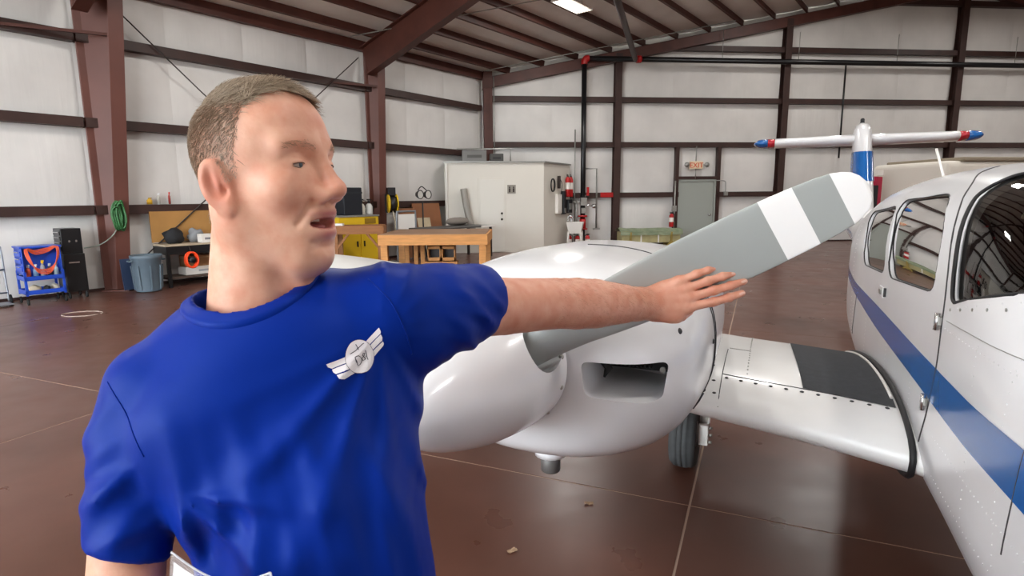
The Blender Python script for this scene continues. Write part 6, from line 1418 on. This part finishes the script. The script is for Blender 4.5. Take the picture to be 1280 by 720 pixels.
# marks printed on the shirt: dropped on to the cloth along the chest direction
from mathutils.bvhtree import BVHTree
bpy.context.view_layer.update()
_dg = bpy.context.evaluated_depsgraph_get(); _dg.update(); _ev = shirt.evaluated_get(_dg); _me = _ev.to_mesh()
BV = BVHTree.FromPolygons([v.co.copy() for v in _me.vertices], [tuple(q_.vertices) for q_ in _me.polygons]); _ev.to_mesh_clear()
EC = unp(449.4, 447.2, .74) - FEET; AX, OW = Vector(acro), Vector(outw)
def drop(x, z, lift):
    p = Vector(EC) + AX * x + Vector((0, 0, z)) + OW * .3; h_ = BV.ray_cast(p, -OW)
    q_ = h_[0] if h_[0] else Vector(EC) + AX * x + Vector((0, 0, z)); nn = h_[1] if h_[0] else OW
    return q_ + nn * lift
KX = .755 / FPX / 9
def e2(x, y): return ((x - 535) * KX * 1.03, -(y - 425) * KX)
def patch(poly, lift, nm, m, parent):
    bm = bmesh.new(); f = bm.faces.new([bm.verts.new((*e2(*q_), 0)) for q_ in poly]); bmesh.ops.triangulate(bm, faces=[f])
    for _ in range(3):
        lg = [e for e in bm.edges if e.calc_length() > .0035]
        if lg: bmesh.ops.subdivide_edges(bm, edges=lg, cuts=1); bmesh.ops.triangulate(bm, faces=bm.faces[:])
    for v in bm.verts: v.co = drop(v.co.x, v.co.y, lift)
    bmesh.ops.recalc_face_normals(bm, faces=bm.faces[:])
    me = bpy.data.meshes.new(nm); bm.to_mesh(me); bm.free(); me.materials.append(m); return link_mesh(nm, me, parent)
def ink(pts, wd, nm, parent, lift=.0022):
    mb = MB(); P = [Vector((*e2(*q_), 0)) for q_ in pts]; D = []
    for i in range(len(P) - 1):
        n = max(1, int((P[i + 1] - P[i]).length / .002)); D += [P[i] + (P[i + 1] - P[i]) * k / n for k in range(n)]
    D.append(P[-1]); vs = []
    for i in range(len(D)):
        t = (D[min(i + 1, len(D) - 1)] - D[max(i - 1, 0)]).normalized(); sd = Vector((-t.y, t.x, 0)) * wd / 2
        for q_ in (D[i] - sd, D[i] + sd): vs.append(drop(q_.x, q_.y, lift))
    mb.add(vs, [(2 * i, 2 * i + 2, 2 * i + 3, 2 * i + 1) for i in range(len(D) - 1)]); return mb.build(nm, M_INK, parent)
M_PRINT = mat('white_print', '#e9e6ea', .6); M_INK = mat('dark_print_ink', '#4a4652', .6)
tl = math.radians(-12)
circ = lambda r0, r1: [(535 + r0 * math.cos(a) * math.cos(tl) - r1 * math.sin(a) * math.sin(tl), 425 + r0 * math.cos(a) * math.sin(tl) + r1 * math.sin(a) * math.cos(tl)) for a in [2 * math.pi * k / 36 for k in range(36)]]
emb = patch(circ(150, 178), .0014, 'emblem', M_PRINT, shirt)
for wgp in ([(190, 446), (388, 405), (398, 463), (245, 500), (207, 480)], [(246, 510), (400, 473), (418, 523), (285, 560), (258, 540)], [(292, 570), (424, 535), (482, 580), (362, 618), (312, 602)],
            [(600, 292), (765, 140), (782, 180), (780, 205), (645, 322)], [(650, 332), (780, 216), (796, 250), (790, 290), (676, 384)], [(680, 394), (800, 298), (809, 330), (800, 352), (690, 458)]):
    patch(wgp, .0012, 'emblem_feather', M_PRINT, emb)
ink(circ(150, 178) + circ(150, 178)[:1], .0005, 'emblem_outline', emb)
for nm, st in (('letter_d', [(482, 425), (506, 515), (530, 500), (548, 470), (540, 430), (515, 410), (482, 425)]), ('ampersand', [(595, 470), (560, 415), (566, 392), (582, 396), (575, 420), (552, 445), (562, 472), (582, 465), (598, 430)]), ('letter_i', [(592, 365), (620, 478)]),
               ('airplane_mark', [(435, 385), (500, 360), (520, 340), (550, 318), (588, 295)]), ('airplane_mark', [(497, 292), (521, 340), (526, 356)])): ink(st, .0010, nm, emb, .0026)
patch([(520 + 12 * math.cos(a), 340 + 12 * math.sin(a)) for a in [2 * math.pi * k / 10 for k in range(10)]], .0026, 'airplane_mark', M_INK, emb)
def seam(pts, nm='seam'):
    mb = MB(); P = [unp(x, y, d_) - FEET - EC for x, y, d_ in pts]; P = catmull([(float(p @ acro), float(p[2]), 0) for p in P], 10); mb.tube([drop(p.x, p.y, .0002) for p in P], .0010, 5); return mb.build(nm, M_SHIRT, shirt)
seam([(138, 474, .71), (148, 492, .70), (166, 525, .69), (186, 562, .69)])
seam([(462, 352, .76), (490, 380, .75), (510, 420, .75), (520, 452, .76)])
# document in a clear sleeve held in the lowered hand
def doc_p(a, b, lift=0.0):
    p0, p1, p2, p3 = unp(214, 690, .63), unp(338, 716, .61), unp(375, 905, .575), unp(200, 890, .60)
    p = (p0 * (1 - a) + p1 * a) * (1 - b) + (p3 * (1 - a) + p2 * a) * b
    return Vector(p) + Vector((0, 0, -.022 * math.sin(math.pi * a) * (1 - b) + lift))
DB0 = doc_p(.5, .6); DOC = thing('document', 'white printed sheet in a clear plastic sleeve held at the waist', 'document', DB0)
mb = MB(); mb.grid(lambda a, b: doc_p(.03 + .94 * a, .05 + .92 * b) - DB0, 16, 10); mb.grid(lambda a, b: doc_p(.03 + .94 * a, .05 + .92 * b, -.0008) - DB0, 16, 10); mb.build('sheet', mat('white_paper', '#f1f0f2', .7), DOC)
for lf in (.0018, -.0026): mb = MB(); mb.grid(lambda a, b: doc_p(a, b, lf) - DB0, 16, 10); mb.build('clear_sleeve', mat('clear_plastic_film', '#ffffff', .12, trans=0.0, alpha=.16), DOC)
mb = MB(); mb.tube([doc_p(a / 16, 0) - DB0 for a in range(17)] + [doc_p(1, b / 8) - DB0 for b in range(9)], .0012, 6); mb.build('sleeve_edge', mat('clear_plastic_edge', '#c9ccd2', .2), DOC)
# trousers and shoes (below the picture)
HIP = np.array([T3[0] + .01, T3[1] + .02, .93]); fa = FEET
def trous(p):
    d = ell(p, HIP, (.165, .115, .13), RT)
    for sg in (-1, 1):
        h0 = HIP + acro * .085 * sg; k0 = np.array([fa[0], fa[1], .50]) + acro * .10 * sg - [0, .01, 0]; a0 = np.array([fa[0], fa[1], .09]) + acro * .115 * sg
        d = smin(d, chain(p, [h0, k0, a0], (.088, .066, .056), .02), .03)
    return smax(d, p[:, 2] - .985, .004)
V7, Q7 = surface(trous, fa + [-.42, -.25, .0], fa + [.45, .3, 1.08], .012); np_mesh('trousers', V7, Q7, [mat('dark_denim', '#28303f', .8, var=.1, vscale=60)], MAN, None, FEET)
for sg in (-1, 1):
    c_ = np.array([fa[0], fa[1], 0]) + acro * .118 * sg
    def shoe(p):
        d = ell(p, c_ + outw * .055 + [0, 0, .045], (.048, .135, .045), RT); d = smin(d, cap(p, c_ + [0, 0, .05], c_ + [0, 0, .10], .045), .04); return smax(d, .001 - p[:, 2], .004)
    V8, Q8 = surface(shoe, c_ + [-.2, -.25, -.02], c_ + [.2, .2, .17], .008); np_mesh('shoe', V8, Q8, [M_BLACK if 'M_BLACK' in globals() else mat('black_leather', '#18181a', .4)], MAN, None, FEET)
